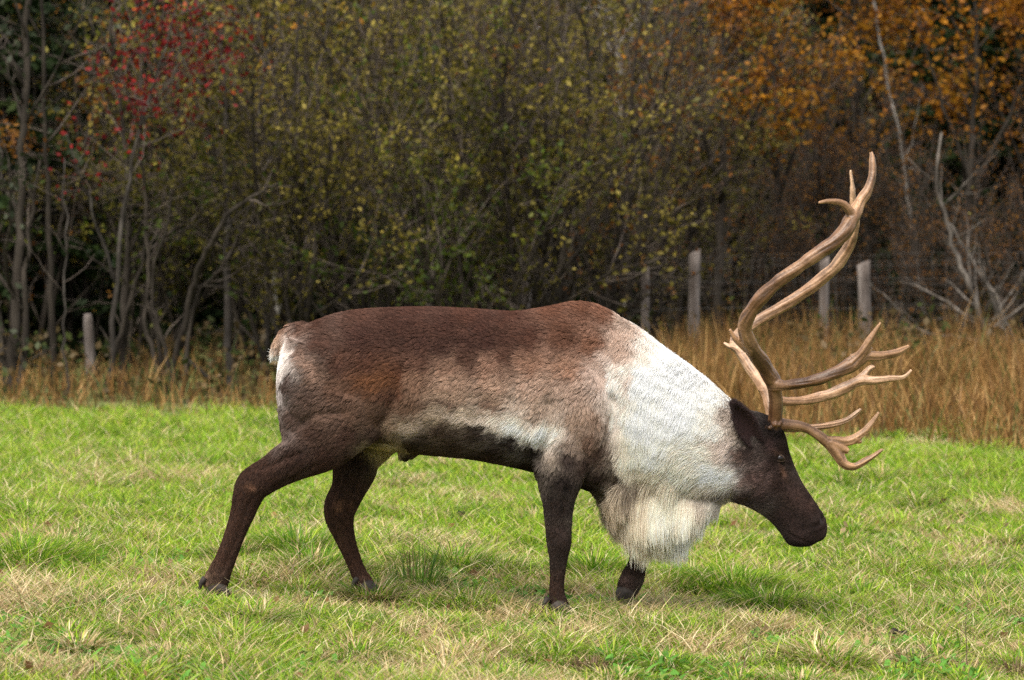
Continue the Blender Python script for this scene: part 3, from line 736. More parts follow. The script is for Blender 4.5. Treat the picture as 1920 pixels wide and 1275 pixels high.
for side in (-1, 1):
    p, nrm = on_side(1459, 857, side)
    e = rpart('eye', sphere_mesh('eye', .0195, M_eye)); e.location = p - np.array([0, side * .0085, 0])
    lid = Shell()
    for up in (1, -1):
        t = np.linspace(0, 1, 15)
        ex = (t - .5) * .046; ez = up * .0125 * np.sin(np.pi * t) * (1.05 if up > 0 else .85)
        rot = -.35
        X = ex * math.cos(rot) - ez * math.sin(rot); Z = ex * math.sin(rot) + ez * math.cos(rot)
        C = np.stack([X, side * (.0145 - .9 * (ex ** 2) / .05 - .10 * np.abs(ez)), Z], -1)
        lid.rings(tube_rings(C, .0022 + .0016 * np.sin(np.pi * t), 8))
    lo = link('eyelid', lid.mesh('eyelid', M_lid), e)
    p, nrm = on_side(1537, 978, side)
    ns = sphere_mesh('nostril', .0105, M_nose, 16, (.55, .30, 1.6)); no = rpart('nostril', ns); no.scale = (1.25, 1.2, 1.2); no.location = p + nrm * .0008
    no.rotation_euler = (0, R(-24), 0)
# ears: cupped leaf shapes
EAR = [(1420, 834, 14), (1410, 816, 19), (1399, 796, 21), (1389, 778, 17), (1381, 764, 10), (1376, 756, 4)]
ear_c = lin((52, 38, 37))
for side in (-1, 1):
    E = catmull([(a, b, w, side * (.09 + .075 * k / 5)) for k, (a, b, w) in enumerate(EAR)], 4)
    C = np.array([Q(a, b, d) for a, b, w, d in E]); T = np.gradient(C, axis=0); T /= np.linalg.norm(T, axis=1)[:, None]
    th = np.linspace(0, 2 * np.pi, 20, endpoint=False); rings = []
    for c, t, (a, b, w, d) in zip(C, T, E):
        U = np.array([-t[2], 0, t[0]]); h = w / SPX
        cup = -side * .55 * h * (1 - np.cos(th) ** 2 * 1.0) * 0
        xx = np.cos(th) * h
        yy = np.sin(th) * h * .22 + side * (xx / h) ** 2 * h * .95 - side * h * .5
        rings.append(c + xx[:, None] * U + yy[:, None] * np.array([0, 1.0, 0]))
    es = Shell(); es.rings(rings)
    me = es.mesh('ear', M_skin)
    at_ = me.attributes.new('col', 'FLOAT_COLOR', 'POINT')
    nve = len(me.vertices); at_.data.foreach_set('color', np.tile(np.append(ear_c, 1), nve).astype(np.float32))
    ear = rpart('ear', me)
    # ear fringe
    g = np.random.default_rng(50 + side)
    V = np.array([v.co for v in me.vertices]); VN = np.array([v.normal for v in me.vertices])
    pick_ = g.integers(0, len(V), 5000)
    p0 = V[pick_] + (V[(pick_ + 20) % len(V)] - V[pick_]) * (g.random((5000, 1)) * (pick_[:, None] < len(V) - 24)) + g.standard_normal((5000, 3)) * .003; n0 = VN[pick_]
    d0 = n0 * .5 + np.array([-.55, 0, .6]) + g.standard_normal((5000, 3)) * .3
    d0 /= np.linalg.norm(d0, axis=1)[:, None]
    Ls = .010 + .012 * g.random(5000)
    S = np.stack([p0 + d0 * (Ls * t)[:, None] for t in (0, .5, 1)], 1)
    cu = bpy.data.hair_curves.new('ear_fur'); cu.add_curves([3] * 5000)
    cu.attributes['position'].data.foreach_set('vector', S.astype(np.float32).ravel())
    ra = cu.attributes.get('radius') or cu.attributes.new('radius', 'FLOAT', 'POINT')
    ra.data.foreach_set('value', np.tile([.0005, .0004, .0001], 5000).astype(np.float32))
    ca = cu.attributes.new('col', 'FLOAT_COLOR', 'CURVE')
    inner = (side * n0[:, 1] > .3)[:, None]
    ce = np.where(inner, lin((74, 56, 52)), ear_c) * (.7 + .6 * g.random((5000, 1)))
    ca.data.foreach_set('color', np.concatenate([ce, np.ones((5000, 1))], 1).astype(np.float32).ravel())
    cu.materials.append(M_fur)
    eo = link('ear_fur', cu, ear)

def antler(name, base, tip, limbs):
    """limbs: lists of (px, py, depth offset, radius px)"""
    sh = Shell(); CEN, TAN, ARC = [], [], []
    for k_, L_ in enumerate(limbs):
        S = catmull(L_, 8)
        C = np.array([Q(a, b, d) for a, b, d, r in S]); r = np.maximum(S[:, 3] * .93, 1.2) / SPX
        r = r * (1 + .10 * (noise3(C, 22, 31) - .5) * 2)
        C = C + (np.stack([noise3(C, 16, 32), noise3(C, 16, 33), noise3(C, 16, 34)], -1) - .5) * .006
        sh.rings(tube_rings(C, r, 14))
        t_ = np.gradient(C, axis=0); t_ /= np.linalg.norm(t_, axis=1)[:, None]
        CEN.append(C); TAN.append(t_); ARC.append(np.concatenate([[0], np.cumsum(np.linalg.norm(np.diff(C, axis=0), axis=1))]) + k_ * .7)
    bx_, by_, bd_, br_ = limbs[0][0]
    burr = Shell(); cb = Q(bx_ + 1, by_ - 9, bd_)
    for k_ in range(26):
        a1 = k_ * 6.283 / 26; rr_ = (15.5 + 2.2 * math.sin(k_ * 2.3)) / SPX
        p_ = cb + np.array([math.cos(a1) * rr_, math.sin(a1) * rr_, .006 * math.sin(k_ * 1.7) + .01 * math.cos(a1)])
        sh.rings(tube_rings(np.array([p_ + [0, 0, -.008], p_, p_ + [0, 0, .009]]), np.array([.004, .0075, .003]), 7))
    me = remesh(sh, .003, 3, name)
    n_ = len(me.vertices); V = np.empty(n_ * 3, np.float32); me.vertices.foreach_get('co', V); V = V.reshape(-1, 3).astype(float)
    Nn = np.empty(n_ * 3, np.float32); me.vertices.foreach_get('normal', Nn); Nn = Nn.reshape(-1, 3)
    cen, tan, arc = np.vstack(CEN), np.vstack(TAN), np.concatenate(ARC)
    kdt = KDTree(len(cen))
    for i_, p_ in enumerate(cen): kdt.insert(p_, i_)
    kdt.balance()
    ni = np.array([kdt.find(p_)[1] for p_ in V])
    rel = V - cen[ni]; tg = tan[ni]; rel = rel - (rel * tg).sum(1)[:, None] * tg; rel /= np.linalg.norm(rel, axis=1)[:, None] + 1e-9
    streak = noise3(np.concatenate([rel[:, :1] * 2.6, rel[:, 1:2] * 2.6, (rel[:, 2:] * 2.6 + arc[ni][:, None] * 9)], 1), 1, 38)
    fine = noise3(np.concatenate([rel[:, :1] * 6, rel[:, 1:2] * 6, (rel[:, 2:] * 6 + arc[ni][:, None] * 22)], 1), 1, 39)
    V += Nn * ((noise3(V, 30, 35) - .5) * .0035 + (streak - .5) * .0045 + (fine - .5) * .0022)[:, None]
    me.vertices.foreach_set('co', V.astype(np.float32).ravel()); me.update()
    tips = np.array([Q(*L_[-1][:3]) for L_ in limbs])
    dt = np.min(np.linalg.norm(V[:, None] - tips[None], axis=2), axis=1)
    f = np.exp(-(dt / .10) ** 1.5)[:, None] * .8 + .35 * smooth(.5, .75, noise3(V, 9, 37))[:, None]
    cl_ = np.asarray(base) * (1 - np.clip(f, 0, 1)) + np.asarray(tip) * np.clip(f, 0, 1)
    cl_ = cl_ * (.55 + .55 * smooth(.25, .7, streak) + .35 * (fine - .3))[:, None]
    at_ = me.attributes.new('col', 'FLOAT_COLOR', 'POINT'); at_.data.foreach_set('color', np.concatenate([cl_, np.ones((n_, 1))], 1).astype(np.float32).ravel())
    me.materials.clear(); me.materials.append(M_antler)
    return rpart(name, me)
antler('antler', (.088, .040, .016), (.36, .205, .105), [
    [(1450, 806, -.062, 15), (1454, 780, -.075, 13.5), (1454, 745, -.10, 13.5), (1449, 715, -.13, 16), (1428, 680, -.19, 15.5), (1405, 645, -.26, 15), (1397, 612, -.31, 14.5), (1410, 580, -.35, 13.5), (1445, 540, -.38, 13), (1500, 498, -.39, 13), (1550, 463, -.37, 14),
     (1580, 438, -.35, 15), (1599, 408, -.32, 14), (1614, 378, -.29, 11.5), (1630, 348, -.27, 9), (1637, 320, -.25, 7.5), (1636, 298, -.24, 6), (1633, 285, -.235, 4)],
    [(1598, 410, -.32, 10), (1590, 392, -.34, 8.5), (1575, 381, -.36, 6), (1555, 378, -.38, 4.5), (1534, 380, -.40, 2.5)],
    [(1402, 655, -.25, 9), (1388, 643, -.26, 7), (1377, 632, -.27, 5.5), (1369, 617, -.28, 3)],
    [(1450, 722, -.13, 14), (1475, 722, -.17, 10.5), (1510, 717, -.20, 10.5), (1550, 706, -.21, 12), (1585, 690, -.20, 15), (1608, 677, -.19, 15), (1624, 668, -.185, 12), (1650, 668, -.17, 9.5), (1680, 661, -.15, 7.5), (1705, 649, -.13, 3)],
    [(1600, 680, -.20, 13), (1616, 661, -.205, 10), (1630, 640, -.21, 7.5), (1643, 620, -.215, 5.5), (1652, 604, -.22, 2.5)],
    [(1452, 797, -.062, 12), (1480, 797, -.055, 10.5), (1510, 803, -.045, 10), (1535, 817, -.04, 11), (1555, 834, -.035, 12.5), (1572, 855, -.035, 11.5), (1586, 872, -.035, 9.5), (1604, 874, -.035, 7.5), (1632, 859, -.035, 5.5), (1656, 841, -.035, 2.5)],
    [(1550, 826, -.035, 10), (1580, 828, -.03, 9.5), (1602, 823, -.03, 9), (1622, 808, -.025, 7), (1637, 791, -.02, 5), (1648, 773, -.02, 2.5)],
    [(1604, 822, -.03, 7), (1612, 828, -.03, 4.5), (1617, 828, -.03, 2.5)],
    [(1555, 830, -.035, 12), (1575, 840, -.033, 10), (1590, 846, -.033, 5)], [(1600, 676, -.195, 14), (1622, 660, -.195, 8), (1634, 652, -.195, 4)], [(1588, 420, -.33, 13), (1597, 398, -.31, 10), (1606, 380, -.30, 5)]])
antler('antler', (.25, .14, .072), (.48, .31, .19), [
    [(1452, 805, .062, 14), (1446, 770, .08, 13), (1436, 735, .12, 12.5), (1416, 700, .18, 13.5), (1394, 668, .25, 14), (1380, 645, .30, 13), (1390, 624, .34, 12.5), (1418, 604, .37, 12), (1465, 575, .39, 11.5), (1520, 540, .39, 12), (1560, 506, .37, 12.5),
     (1585, 474, .35, 12), (1599, 446, .32, 10.5), (1604, 420, .30, 9), (1602, 395, .28, 7.5), (1599, 370, .27, 6), (1596, 342, .265, 4.5), (1594, 318, .26, 2.5)],
    [(1388, 662, .26, 9), (1376, 653, .27, 7), (1367, 650, .28, 5), (1357, 643, .29, 2.5)],
    [(1434, 738, .12, 12), (1460, 750, .15, 9), (1500, 752, .18, 9), (1545, 743, .20, 10.5), (1585, 728, .20, 12), (1612, 714, .19, 11), (1640, 714, .18, 8.5), (1672, 711, .16, 6.5), (1695, 706, .15, 4.5), (1708, 694, .145, 2.5)],
    [(1600, 720, .195, 9), (1618, 704, .20, 8), (1630, 692, .205, 6), (1639, 689, .21, 3)],
    [(1455, 797, .062, 11), (1490, 803, .06, 8), (1530, 801, .06, 7), (1565, 795, .06, 6.5), (1592, 784, .06, 5.5), (1615, 767, .06, 2.5)]])

# hooves: two toes each and two dew claws
def hoof(px, py, d, size, ang, splay=.02, dew=True):
    """toe tip direction ang in the side view (0 = forward to the right, down is negative)"""
    dx, dy = math.cos(ang), -math.sin(ang)
    for s in (-1, 1):
        sh = Shell()
        S = catmull([(px - dx * 8, py - dy * 8 - 12 * abs(dx), 13 * size, d + s * .016), (px, py - 4 * abs(dx), 17 * size, d + s * .022), (px + dx * 14, py + dy * 14, 13 * size, d + s * (.024 + splay * .5)), (px + dx * 26, py + dy * 26 + 5 * abs(dx), 6 * size, d + s * (.020 + splay))], 4)
        C = np.array([Q(a, b, dd) for a, b, r, dd in S])
        rings = tube_rings(C, S[:, 2] / SPX, 12)
        rings = [c + (r - c) * np.array([1, .62, 1]) for c, r in zip(C, rings)]
        sh.rings(rings)
        rpart('hoof', remesh(sh, .004, 2, 'hoof')).data.materials.append(M_hoof)
    for s in (-1, 1) if dew else ():
        sh = Shell()
        C = catmull([Q(px - 20, py - 22, d + s * .02), Q(px - 27, py - 12, d + s * .03), Q(px - 30, py - 2, d + s * .032)], 4)
        sh.rings(tube_rings(C, np.linspace(6.5, 2.5, len(C)) * size / SPX, 8))
        rpart('dew_claw', sh.mesh('dew_claw', M_hoof))
hoof(404, 1107, -.16, 1.0, -.25)
hoof(690, 1106, .16, .9, -.3)
hoof(1048, 1144, -.16, .98, -.25)
hoof(1172, 1113, .15, 1.1, -1.75, .008, False)

# ------------------------------------------------------------------ trees and shrubs
class Wood:
    """collects limbs (tapered tubes) and leaves (folded blades) of one tree"""
    def __init__(s, seed):
        s.g = np.random.default_rng(seed); s.limb = Shell(); s.twig = Shell(); s.lp, s.ls, s.lc = [], [], []
    def tube(s, C, r, thick):
        C = np.asarray(C); k = len(C); m = 7 if r[0] > .02 else (5 if r[0] > .008 else 3)
        T = np.gradient(C, axis=0); T /= np.linalg.norm(T, axis=1)[:, None] + 1e-9
        a = np.cross(T, np.array([.31, .87, .38])); a /= np.linalg.norm(a, axis=1)[:, None] + 1e-9
        b = np.cross(T, a); th = np.linspace(0, 2 * np.pi, m, endpoint=False)
        rings = C[:, None] + np.asarray(r)[:, None, None] * (np.cos(th)[None, :, None] * a[:, None] + np.sin(th)[None, :, None] * b[:, None])
        (s.limb if thick else s.twig).rings(rings)
    def path(s, p, d, length, n, wig, trop):
        pts = [np.array(p, float)]; d = np.array(d, float); d /= np.linalg.norm(d)
        for i in range(n):
            d = d + s.g.standard_normal(3) * wig + np.array([0, 0, trop]); d /= np.linalg.norm(d)
            pts.append(pts[-1] + d * length / n)
        return np.array(pts)
    def grow(s, p, d, length, r, lev, cfg):
        c = cfg[lev]
        C = s.path(p, d, length, c['n'], c['wig'], c['trop'])
        rr = r * np.linspace(1, c.get('tip', .25), len(C)) + .0006
        s.tube(C, rr, r > .011)
        s.kids(C, rr, length, lev, cfg)
    def kids(s, C, rr, length, lev, cfg):
        c = cfg[lev]; g = s.g
        if c.get('leaf'):
            k = g.poisson(c['leaf'] * length)
            if k:
                t = g.random(k) ** .8 * (len(C) - 1); i = np.minimum(t.astype(int), len(C) - 2); f = (t - i)[:, None]
                s.lp.append(C[i] * (1 - f) + C[i + 1] * f + g.standard_normal((k, 3)) * c.get('lsp', .03))
        if lev + 1 < len(cfg):
            k = g.poisson(c['kids'] * length)
            for t in c.get('from', .2) + (1 - c.get('from', .2)) * np.sort(g.random(k)):
                x = t * (len(C) - 1); i = min(int(x), len(C) - 2); f = x - i
                p = C[i] * (1 - f) + C[i + 1] * f
                ax = C[i + 1] - C[i]; ax /= np.linalg.norm(ax)
                q_ = g.standard_normal(3); q_ -= q_ @ ax * ax; q_ /= np.linalg.norm(q_)
                sp = c['ang'] * (.7 + .6 * g.random())
                s.grow(p, ax * math.cos(sp) + q_ * math.sin(sp), length * c['len'] * (.5 + .8 * g.random()) * (1.15 - .6 * t), max(rr[i] * c['rr'], .0018), lev + 1, cfg)
    def leaves(s, name, pal, size, mat, var=.35, zcol=None):
        g = s.g
        p = np.concatenate(s.lp); n_ = len(p)
        a = g.standard_normal((n_, 3)); a /= np.linalg.norm(a, axis=1)[:, None]
        b = np.cross(a, g.standard_normal((n_, 3))); b /= np.linalg.norm(b, axis=1)[:, None]
        nn = np.cross(a, b)
        sz = size * (.55 + .8 * g.random(n_))[:, None]
        V = np.stack([p - a * sz * .5, p + b * sz * .3 + nn * sz * .08, p + a * sz * .5, p - b * sz * .3 + nn * sz * .08], 1)
        pal = np.asarray(pal, float)
        ci = np.clip(((noise3(p, .9, 41) * .7 + g.random(n_) * .5 - .1) * len(pal)).astype(int), 0, len(pal) - 1)
        c = pal[ci] * .76 * (1 - var + 2 * var * g.random((n_, 1)))
        c = np.repeat(c[:, None], 4, 1)
        me = mesh_np(name, V.reshape(-1, 3), np.arange(n_ * 4), np.full(n_, 4), mat, False, c.reshape(-1, 3))
        return me

def tree_thing(name, w, bark, pal, lsize, loc, lmat=M_leaf, trunk='trunk', twig_mat=None, var=.35):
    root = empty(name, loc)
    if w.limb.n: link(trunk, w.limb.mesh(trunk, bark), root)
    if w.twig.n:
        o = link('twigs', w.twig.mesh('twigs', twig_mat or M_twig), root); o['kind'] = 'stuff'
    if w.lp:
        o = link('crown', w.leaves('crown', pal, lsize, lmat, var), root); o['kind'] = 'stuff'
    return root
def copy_tree(root, loc, rz, sc_=1.0, label=None, group=None):
    r = root.copy(); COL.objects.link(r); r.location = loc; r.rotation_euler = (0, 0, rz)
    r.scale = (sc_,) * 3
    for ch in list(root.children):
        c = ch.copy(); COL.objects.link(c); c.parent = r
    if label: r['label'] = label
    if group: r['group'] = group
    return r
def at(px, Y):
    x = (px - 960) * Y / FPX
    return (x, Y, float(ground_z(x, Y)) - .05)

OLIVE = [(.045, .044, .008), (.08, .07, .011), (.14, .115, .017), (.30, .23, .045), (.09, .055, .016)]
GREENY = [(.028, .045, .006), (.055, .078, .009), (.11, .115, .013), (.25, .21, .034)]
GOLD = [(.18, .058, .006), (.30, .105, .009), (.42, .17, .013), (.11, .038, .008), (.26, .13, .014)]
RUST = [(.11, .042, .012), (.18, .07, .014), (.26, .115, .018), (.07, .034, .013)]
RED = [(.17, .010, .013), (.25, .018, .016), (.10, .009, .010), (.28, .055, .010)]
AMBER = [(.16, .055, .008), (.26, .10, .010), (.38, .17, .014), (.10, .04, .010)]
YELL = [(.40, .22, .016), (.34, .20, .02), (.28, .18, .02), (.46, .20, .016)]
DARK = [(.012, .022, .007), (.02, .033, .010), (.03, .042, .012)]
GREYG = [(.025, .034, .014), (.05, .058, .03), (.018, .026, .010)]

def shrub(seed, stems, h, spread, leaf, bark=M_bark_dark, tm=None, pal=OLIVE, lsize=.062, kids=3.2, name='willow_shrub', trunk='stems'):
    w = Wood(seed); g = w.g
    cfg = [dict(n=8, wig=.10, trop=.03, kids=kids, ang=.55, len=.36, rr=.5, tip=.2, **{'from': .10}),
           dict(n=5, wig=.14, trop=.05, kids=5.0, ang=.6, len=.42, rr=.5, leaf=leaf * .8),
           dict(n=4, wig=.16, trop=.04, kids=7.0, ang=.6, len=.45, rr=.6, leaf=leaf * 1.5),
           dict(n=3, wig=.18, trop=.02, kids=0, ang=.6, len=.4, rr=.6, leaf=leaf * 2.0)]
    for i in range(stems):
        a = g.random() * 6.283; r0 = .25 * math.sqrt(g.random())
        w.grow((r0 * math.cos(a), r0 * math.sin(a), 0), (math.cos(a) * spread * g.random(), math.sin(a) * spread * g.random(), 1), h * (.65 + .45 * g.random()), .022 + .014 * g.random(), 0, cfg)
    return tree_thing(name, w, bark, pal, lsize, (0, 0, 0), trunk=trunk, twig_mat=tm)

# --- shrub thicket in the middle of the wood edge
SH = [shrub(501, 6, 4.6, .50, 5.6, pal=OLIVE, lsize=.060), shrub(502, 7, 5.0, .45, 4.8, pal=OLIVE, lsize=.060), shrub(503, 5, 4.0, .60, 8.0, pal=GREENY, lsize=.060), shrub(504, 5, 4.9, .5, 1.6, pal=RUST, name='bare_shrub', tm=M_twig_dark, kids=2.6)]
spots = []
gg = np.random.default_rng(77)
# (prototype, px of the foot, depth, scale)
for px, Y, k, s in [(560, 29.5, 0, .95), (640, 31, 2, 1.05), (710, 29.8, 1, .95), (790, 30.6, 0, 1.05), (860, 29.6, 2, .9), (930, 31.2, 1, 1.05), (1010, 30, 0, .98), (1080, 31, 3, 1.0), (1150, 31.5, 1, .95),
                    (600, 33.5, 1, 1.1), (690, 34, 0, 1.15), (770, 33.6, 2, 1.2), (850, 34, 1, 1.15), (940, 34.2, 0, 1.15), (1030, 34, 1, 1.1), (1110, 34.5, 3, 1.1), (1165, 35.5, 0, 1.0), (1260, 37.2, 3, .9),
                    (520, 33.5, 0, 1.1), (440, 34, 2, 1.1), (350, 34.5, 0, 1.0), (250, 34, 2, 1.05), (150, 35, 1, 1.0), (60, 34, 3, 1.0), (-40, 33, 2, 1.0),
                    (1290, 37.5, 1, .6), (1380, 37.2, 3, .7), (1450, 38.5, 3, .75), (1540, 38.8, 3, .7), (1620, 38, 3, .65), (1700, 37.5, 3, .7), (1790, 37, 3, .65), (1880, 37.2, 3, .7), (1960, 36.5, 3, .7), (1250, 40, 1, 1.25), (1380, 42, 0, 1.1), (1450, 44, 1, 1.0), (1560, 45, 3, 1.0), (1680, 43, 3, .9), (1860, 42, 3, .9),
                    (1420, 36.2, 3, .45), (1580, 36.4, 3, .5), (1670, 36, 3, .45), (1750, 35.8, 3, .5), (1840, 35.6, 3, .5), (1900, 35, 3, .5)]:
    spots.append((k, px, Y, s))
LAB = ['olive leaved multi-stemmed shrub in the thicket along the wood edge', 'olive leaved multi-stemmed shrub in the thicket along the wood edge', 'yellow-green leaved shrub among the olive ones of the thicket', 'nearly bare brown twiggy shrub behind the wire fence']
GRP = ['olive shrubs of the thicket', 'olive shrubs of the thicket', 'green shrubs of the thicket', 'bare brown shrubs']
CAT = ['shrub'] * 4
first = set()
OWN = {(710, 29.8): 'olive leaved shrub straight behind the haunch of the reindeer', (560, 29.5): 'olive leaved shrub growing beside the pale birch trunk', (790, 30.6): 'olive leaved shrub straight behind the middle of the reindeer back',
       (930, 31.2): 'olive leaved shrub just behind the dip in the reindeer back', (1010, 30): 'olive leaved shrub straight behind the withers of the reindeer', (1150, 31.5): 'olive leaved shrub beside the thinner fence post nearest the reindeer neck',
       (640, 31): 'green leaved shrub beside the grey-trunked tree at the reindeer rump', (860, 29.6): 'low green leaved shrub straight behind the reindeer back', (770, 33.6): 'tall green shrub rising above the olive ones behind the reindeer',
       (1080, 31): 'bare brown shrub among the olive ones behind the shoulder hump', (1290, 37.5): 'low olive shrub behind the tallest fence post', (60, 34): 'bare brown shrub behind the dark twin-trunked tree'}
for k, px, Y, s in spots:
    loc = at(px, Y)
    if k not in first:
        first.add(k); o = SH[k]; o.location = loc; o.rotation_euler = (0, 0, gg.random() * 6.28); o.scale = (s,) * 3
        tag(o, LAB[k], CAT[k], GRP[k])
    else:
        o = copy_tree(SH[k], loc, gg.random() * 6.28, s * (.93 + .14 * gg.random()), LAB[k])
    if (px, Y) in OWN: o['label'] = OWN[(px, Y)]

# --- trees with traced trunks: path of (px, py, depth), radius px at foot and tip
BR = [dict(n=6, wig=.12, trop=.03, kids=1.6, ang=.8, len=.34, rr=.45, tip=.2, **{'from': .3}),
      dict(n=5, wig=.16, trop=.04, kids=3.4, ang=.7, len=.42, rr=.5, leaf=0),
      dict(n=4, wig=.18, trop=.03, kids=4.0, ang=.7, len=.45, rr=.6, leaf=0),
      dict(n=3, wig=.2, trop=.0, kids=0, ang=.6, len=.4, rr=.6, leaf=0)]
def traced_tree(name, stems, label, seed, bark, pal=None, leaf=0, lsize=.065, kids=1.6, cat='tree', group=None, twig_mat=None, lmat=M_leaf, frm=.3, lsp=.05, klen=.34, trop=.03, thin=.66):
    """stems: list of [(px, py, Y, radius m), ...] from the foot up; the first foot is the root"""
    w = Wood(seed)
    b0 = np.array(P(*stems[0][0][:3]));
    b0[2] = float(ground_z(b0[0], b0[1])) - .04
    cfg = [dict(c) for c in BR]
    cfg[0]['kids'] = kids; cfg[0]['from'] = frm; cfg[0]['len'] = klen
    for c in cfg[1:]: c['trop'] = trop
    for i, c in enumerate(cfg[1:]): c['leaf'] = leaf * (.5, 1, 1.4)[i]; c['lsp'] = lsp
    for S in stems:
        A = np.array([list(P(a, b, Y)) + [r * thin] for a, b, Y, r in S])
        A = catmull(A, 4); C = A[:, :3] - b0
        C[1:, :] += w.g.standard_normal((len(C) - 1, 3)) * .012
        w.tube(C, np.maximum(A[:, 3], .004), True)
        ln = np.linalg.norm(np.diff(C, axis=0), axis=1).sum()
        w.kids(C, A[:, 3], ln, 0, cfg)
    o = tree_thing(name, w, bark, pal, lsize, tuple(b0), lmat, twig_mat=twig_mat)
    return tag(o, label, cat, group)

traced_tree('thicket_tree', [[(320, 745, 28.8, .06), (325, 690, 28.8, .05), (350, 590, 28.7, .045), (365, 530, 28.6, .04), (385, 470, 28.4, .04), (430, 405, 28.2, .034), (480, 365, 28.0, .026), (525, 345, 27.9, .016)],
                             [(300, 748, 28.9, .05), (290, 680, 28.9, .04), (272, 600, 28.9, .034), (277, 500, 29, .028), (272, 380, 29, .024), (262, 260, 29, .018), (268, 140, 29, .010)],
                             [(328, 746, 28.8, .045), (318, 690, 28.8, .035), (296, 610, 28.8, .03), (285, 540, 28.8, .026), (310, 430, 28.7, .02), (330, 320, 28.7, .012)],
                             [(345, 742, 28.7, .035), (365, 570, 28.7, .028), (430, 480, 28.6, .020), (470, 380, 28.6, .012)],
                             [(312, 746, 28.9, .04), (300, 650, 28.9, .034), (270, 560, 28.9, .026), (225, 520, 28.7, .018), (165, 480, 28.5, .01)]],
            'leafy many-stemmed tree with one thick dark limb arching over to one side', 601, M_bark_dark, GREENY, 5.0, .065, 1.9)
traced_tree('grey_tree', [[(432, 735, 29.2, .075), (428, 650, 29.2, .062), (424, 520, 29.3, .055), (426, 380, 29.3, .045), (424, 240, 29.3, .034), (418, 120, 29.3, .024), (412, 0, 29.3, .022), (405, -200, 29.3, .018), (400, -500, 29.3, .012), (398, -800, 29.3, .006)]],
            'straight slender tree with dark lower trunk and pale bare upper stem', 602, M_bark_grey, OLIVE, 5.0, .075, 2.0, twig_mat=M_bark_grey, klen=.17)
traced_tree('dark_tree', [[(22, 745, 28.2, .07), (26, 620, 28.2, .06), (36, 480, 28.3, .05), (40, 320, 28.3, .04), (48, 160, 28.4, .04), (52, 0, 28.4, .034), (55, -200, 28.4, .028), (60, -500, 28.4, .02), (62, -850, 28.4, .008)],
                          [(32, 742, 28.2, .05), (50, 640, 28.2, .04), (46, 540, 28.2, .03), (60, 400, 28.3, .02), (75, 300, 28.3, .012)],
                          [(12, 742, 28.2, .05), (5, 640, 28.2, .04), (-15, 480, 28.2, .03), (-30, 300, 28.2, .02)]],
            'dark twin-trunked tree with dull grey-green leaves at the field edge', 603, M_bark_dark, GREYG, 13, .075, 3.0, thin=.9, frm=.14, klen=.17)
traced_tree('sapling', [[(124, 765, 27.2, .022), (122, 680, 27.2, .018), (120, 580, 27.2, .016), (124, 440, 27.2, .012), (118, 300, 27.3, .008)]],
            'thin straight sapling standing alone in the dry grass', 604, M_bark_grey, GREENY, 4.0, .055, 2.0, frm=.5)
traced_tree('leaning_trunk_tree', [[(232, 752, 29.4, .085), (231, 690, 29.4, .075), (232, 610, 29.4, .068), (236, 520, 29.5, .055), (240, 380, 29.5, .04), (230, 230, 29.6, .03), (210, 60, 29.6, .03), (205, -200, 29.6, .026), (200, -500, 29.6, .02), (205, -850, 29.6, .008)],
                                   [(196, 748, 29.3, .05), (214, 670, 29.3, .045), (232, 610, 29.3, .036), (262, 500, 29.3, .026), (290, 380, 29.3, .016)]],
            'stout brown-trunked tree with a thinner stem crossing in front of it', 605, M_bark_dark, GREENY, 8, .07, 2.2, klen=.17)
traced_tree('birch_tree', [[(520, 650, 33, .06), (520, 590, 33, .056), (515, 500, 33, .05), (505, 380, 33, .042), (512, 240, 33, .034), (520, 100, 33, .024), (530, -50, 33, .012)]],
            'birch with pale white lower trunk behind the rump of the reindeer', 606, M_bark_pale, YELL, 4.5, .065, 1.8, twig_mat=M_bark_grey)
traced_tree('grey_trunk_tree', [[(577, 650, 33.4, .055), (576, 580, 33.4, .05), (574, 470, 33.4, .046), (570, 350, 33.4, .04), (560, 200, 33.4, .03), (556, 40, 33.4, .02), (552, -80, 33.4, .01)]],
            'smooth grey-trunked tree close beside the pale birch', 607, M_bark_grey, YELL, 3.0, .06, 1.8)
# red maples
traced_tree('red_maple', [[(205, 740, 28.4, .045), (215, 560, 28.3, .038), (235, 380, 28.2, .03), (270, 220, 28.0, .024), (310, 90, 27.9, .016), (340, -20, 27.8, .010)],
                          [(220, 540, 28.3, .026), (180, 420, 28.1, .02), (150, 330, 27.9, .014), (125, 250, 27.8, .008)],
                          [(262, 240, 28.0, .018), (320, 150, 27.7, .014), (385, 60, 27.5, .008)],
                          [(290, 150, 27.9, .016), (250, 60, 27.7, .012), (225, -30, 27.6, .008)]],
            'young maple with bright red autumn leaves', 611, M_bark_grey, RED, 24.0, .062, 4.2, frm=.42, lsp=.10, klen=.30)
traced_tree('rust_tree', [[(100, 735, 29.3, .055), (95, 540, 29.3, .048), (90, 340, 29.3, .036), (80, 140, 29.3, .028), (75, -200, 29.3, .022), (80, -500, 29.3, .016), (82, -800, 29.3, .008)]],
            'tree with dull rusty brown leaves behind the dark twin trunks', 612, M_bark_dark, RUST, 16.0, .08, 3.0, frm=.3, lsp=.08, klen=.15)
traced_tree('yellow_tree', [[(500, 680, 30.5, .045), (500, 500, 30.5, .04), (480, 330, 30.5, .034), (490, 180, 30.4, .025), (510, 40, 30.2, .016), (520, -60, 30.1, .01)],
                            [(490, 340, 30.5, .026), (540, 210, 30.1, .02), (600, 90, 29.8, .012), (640, -10, 29.6, .008)]],
            'slim tree hung with golden yellow leaves above the thicket', 613, M_bark_grey, YELL, 13, .068, 3.0, frm=.42, lsp=.08, klen=.26)
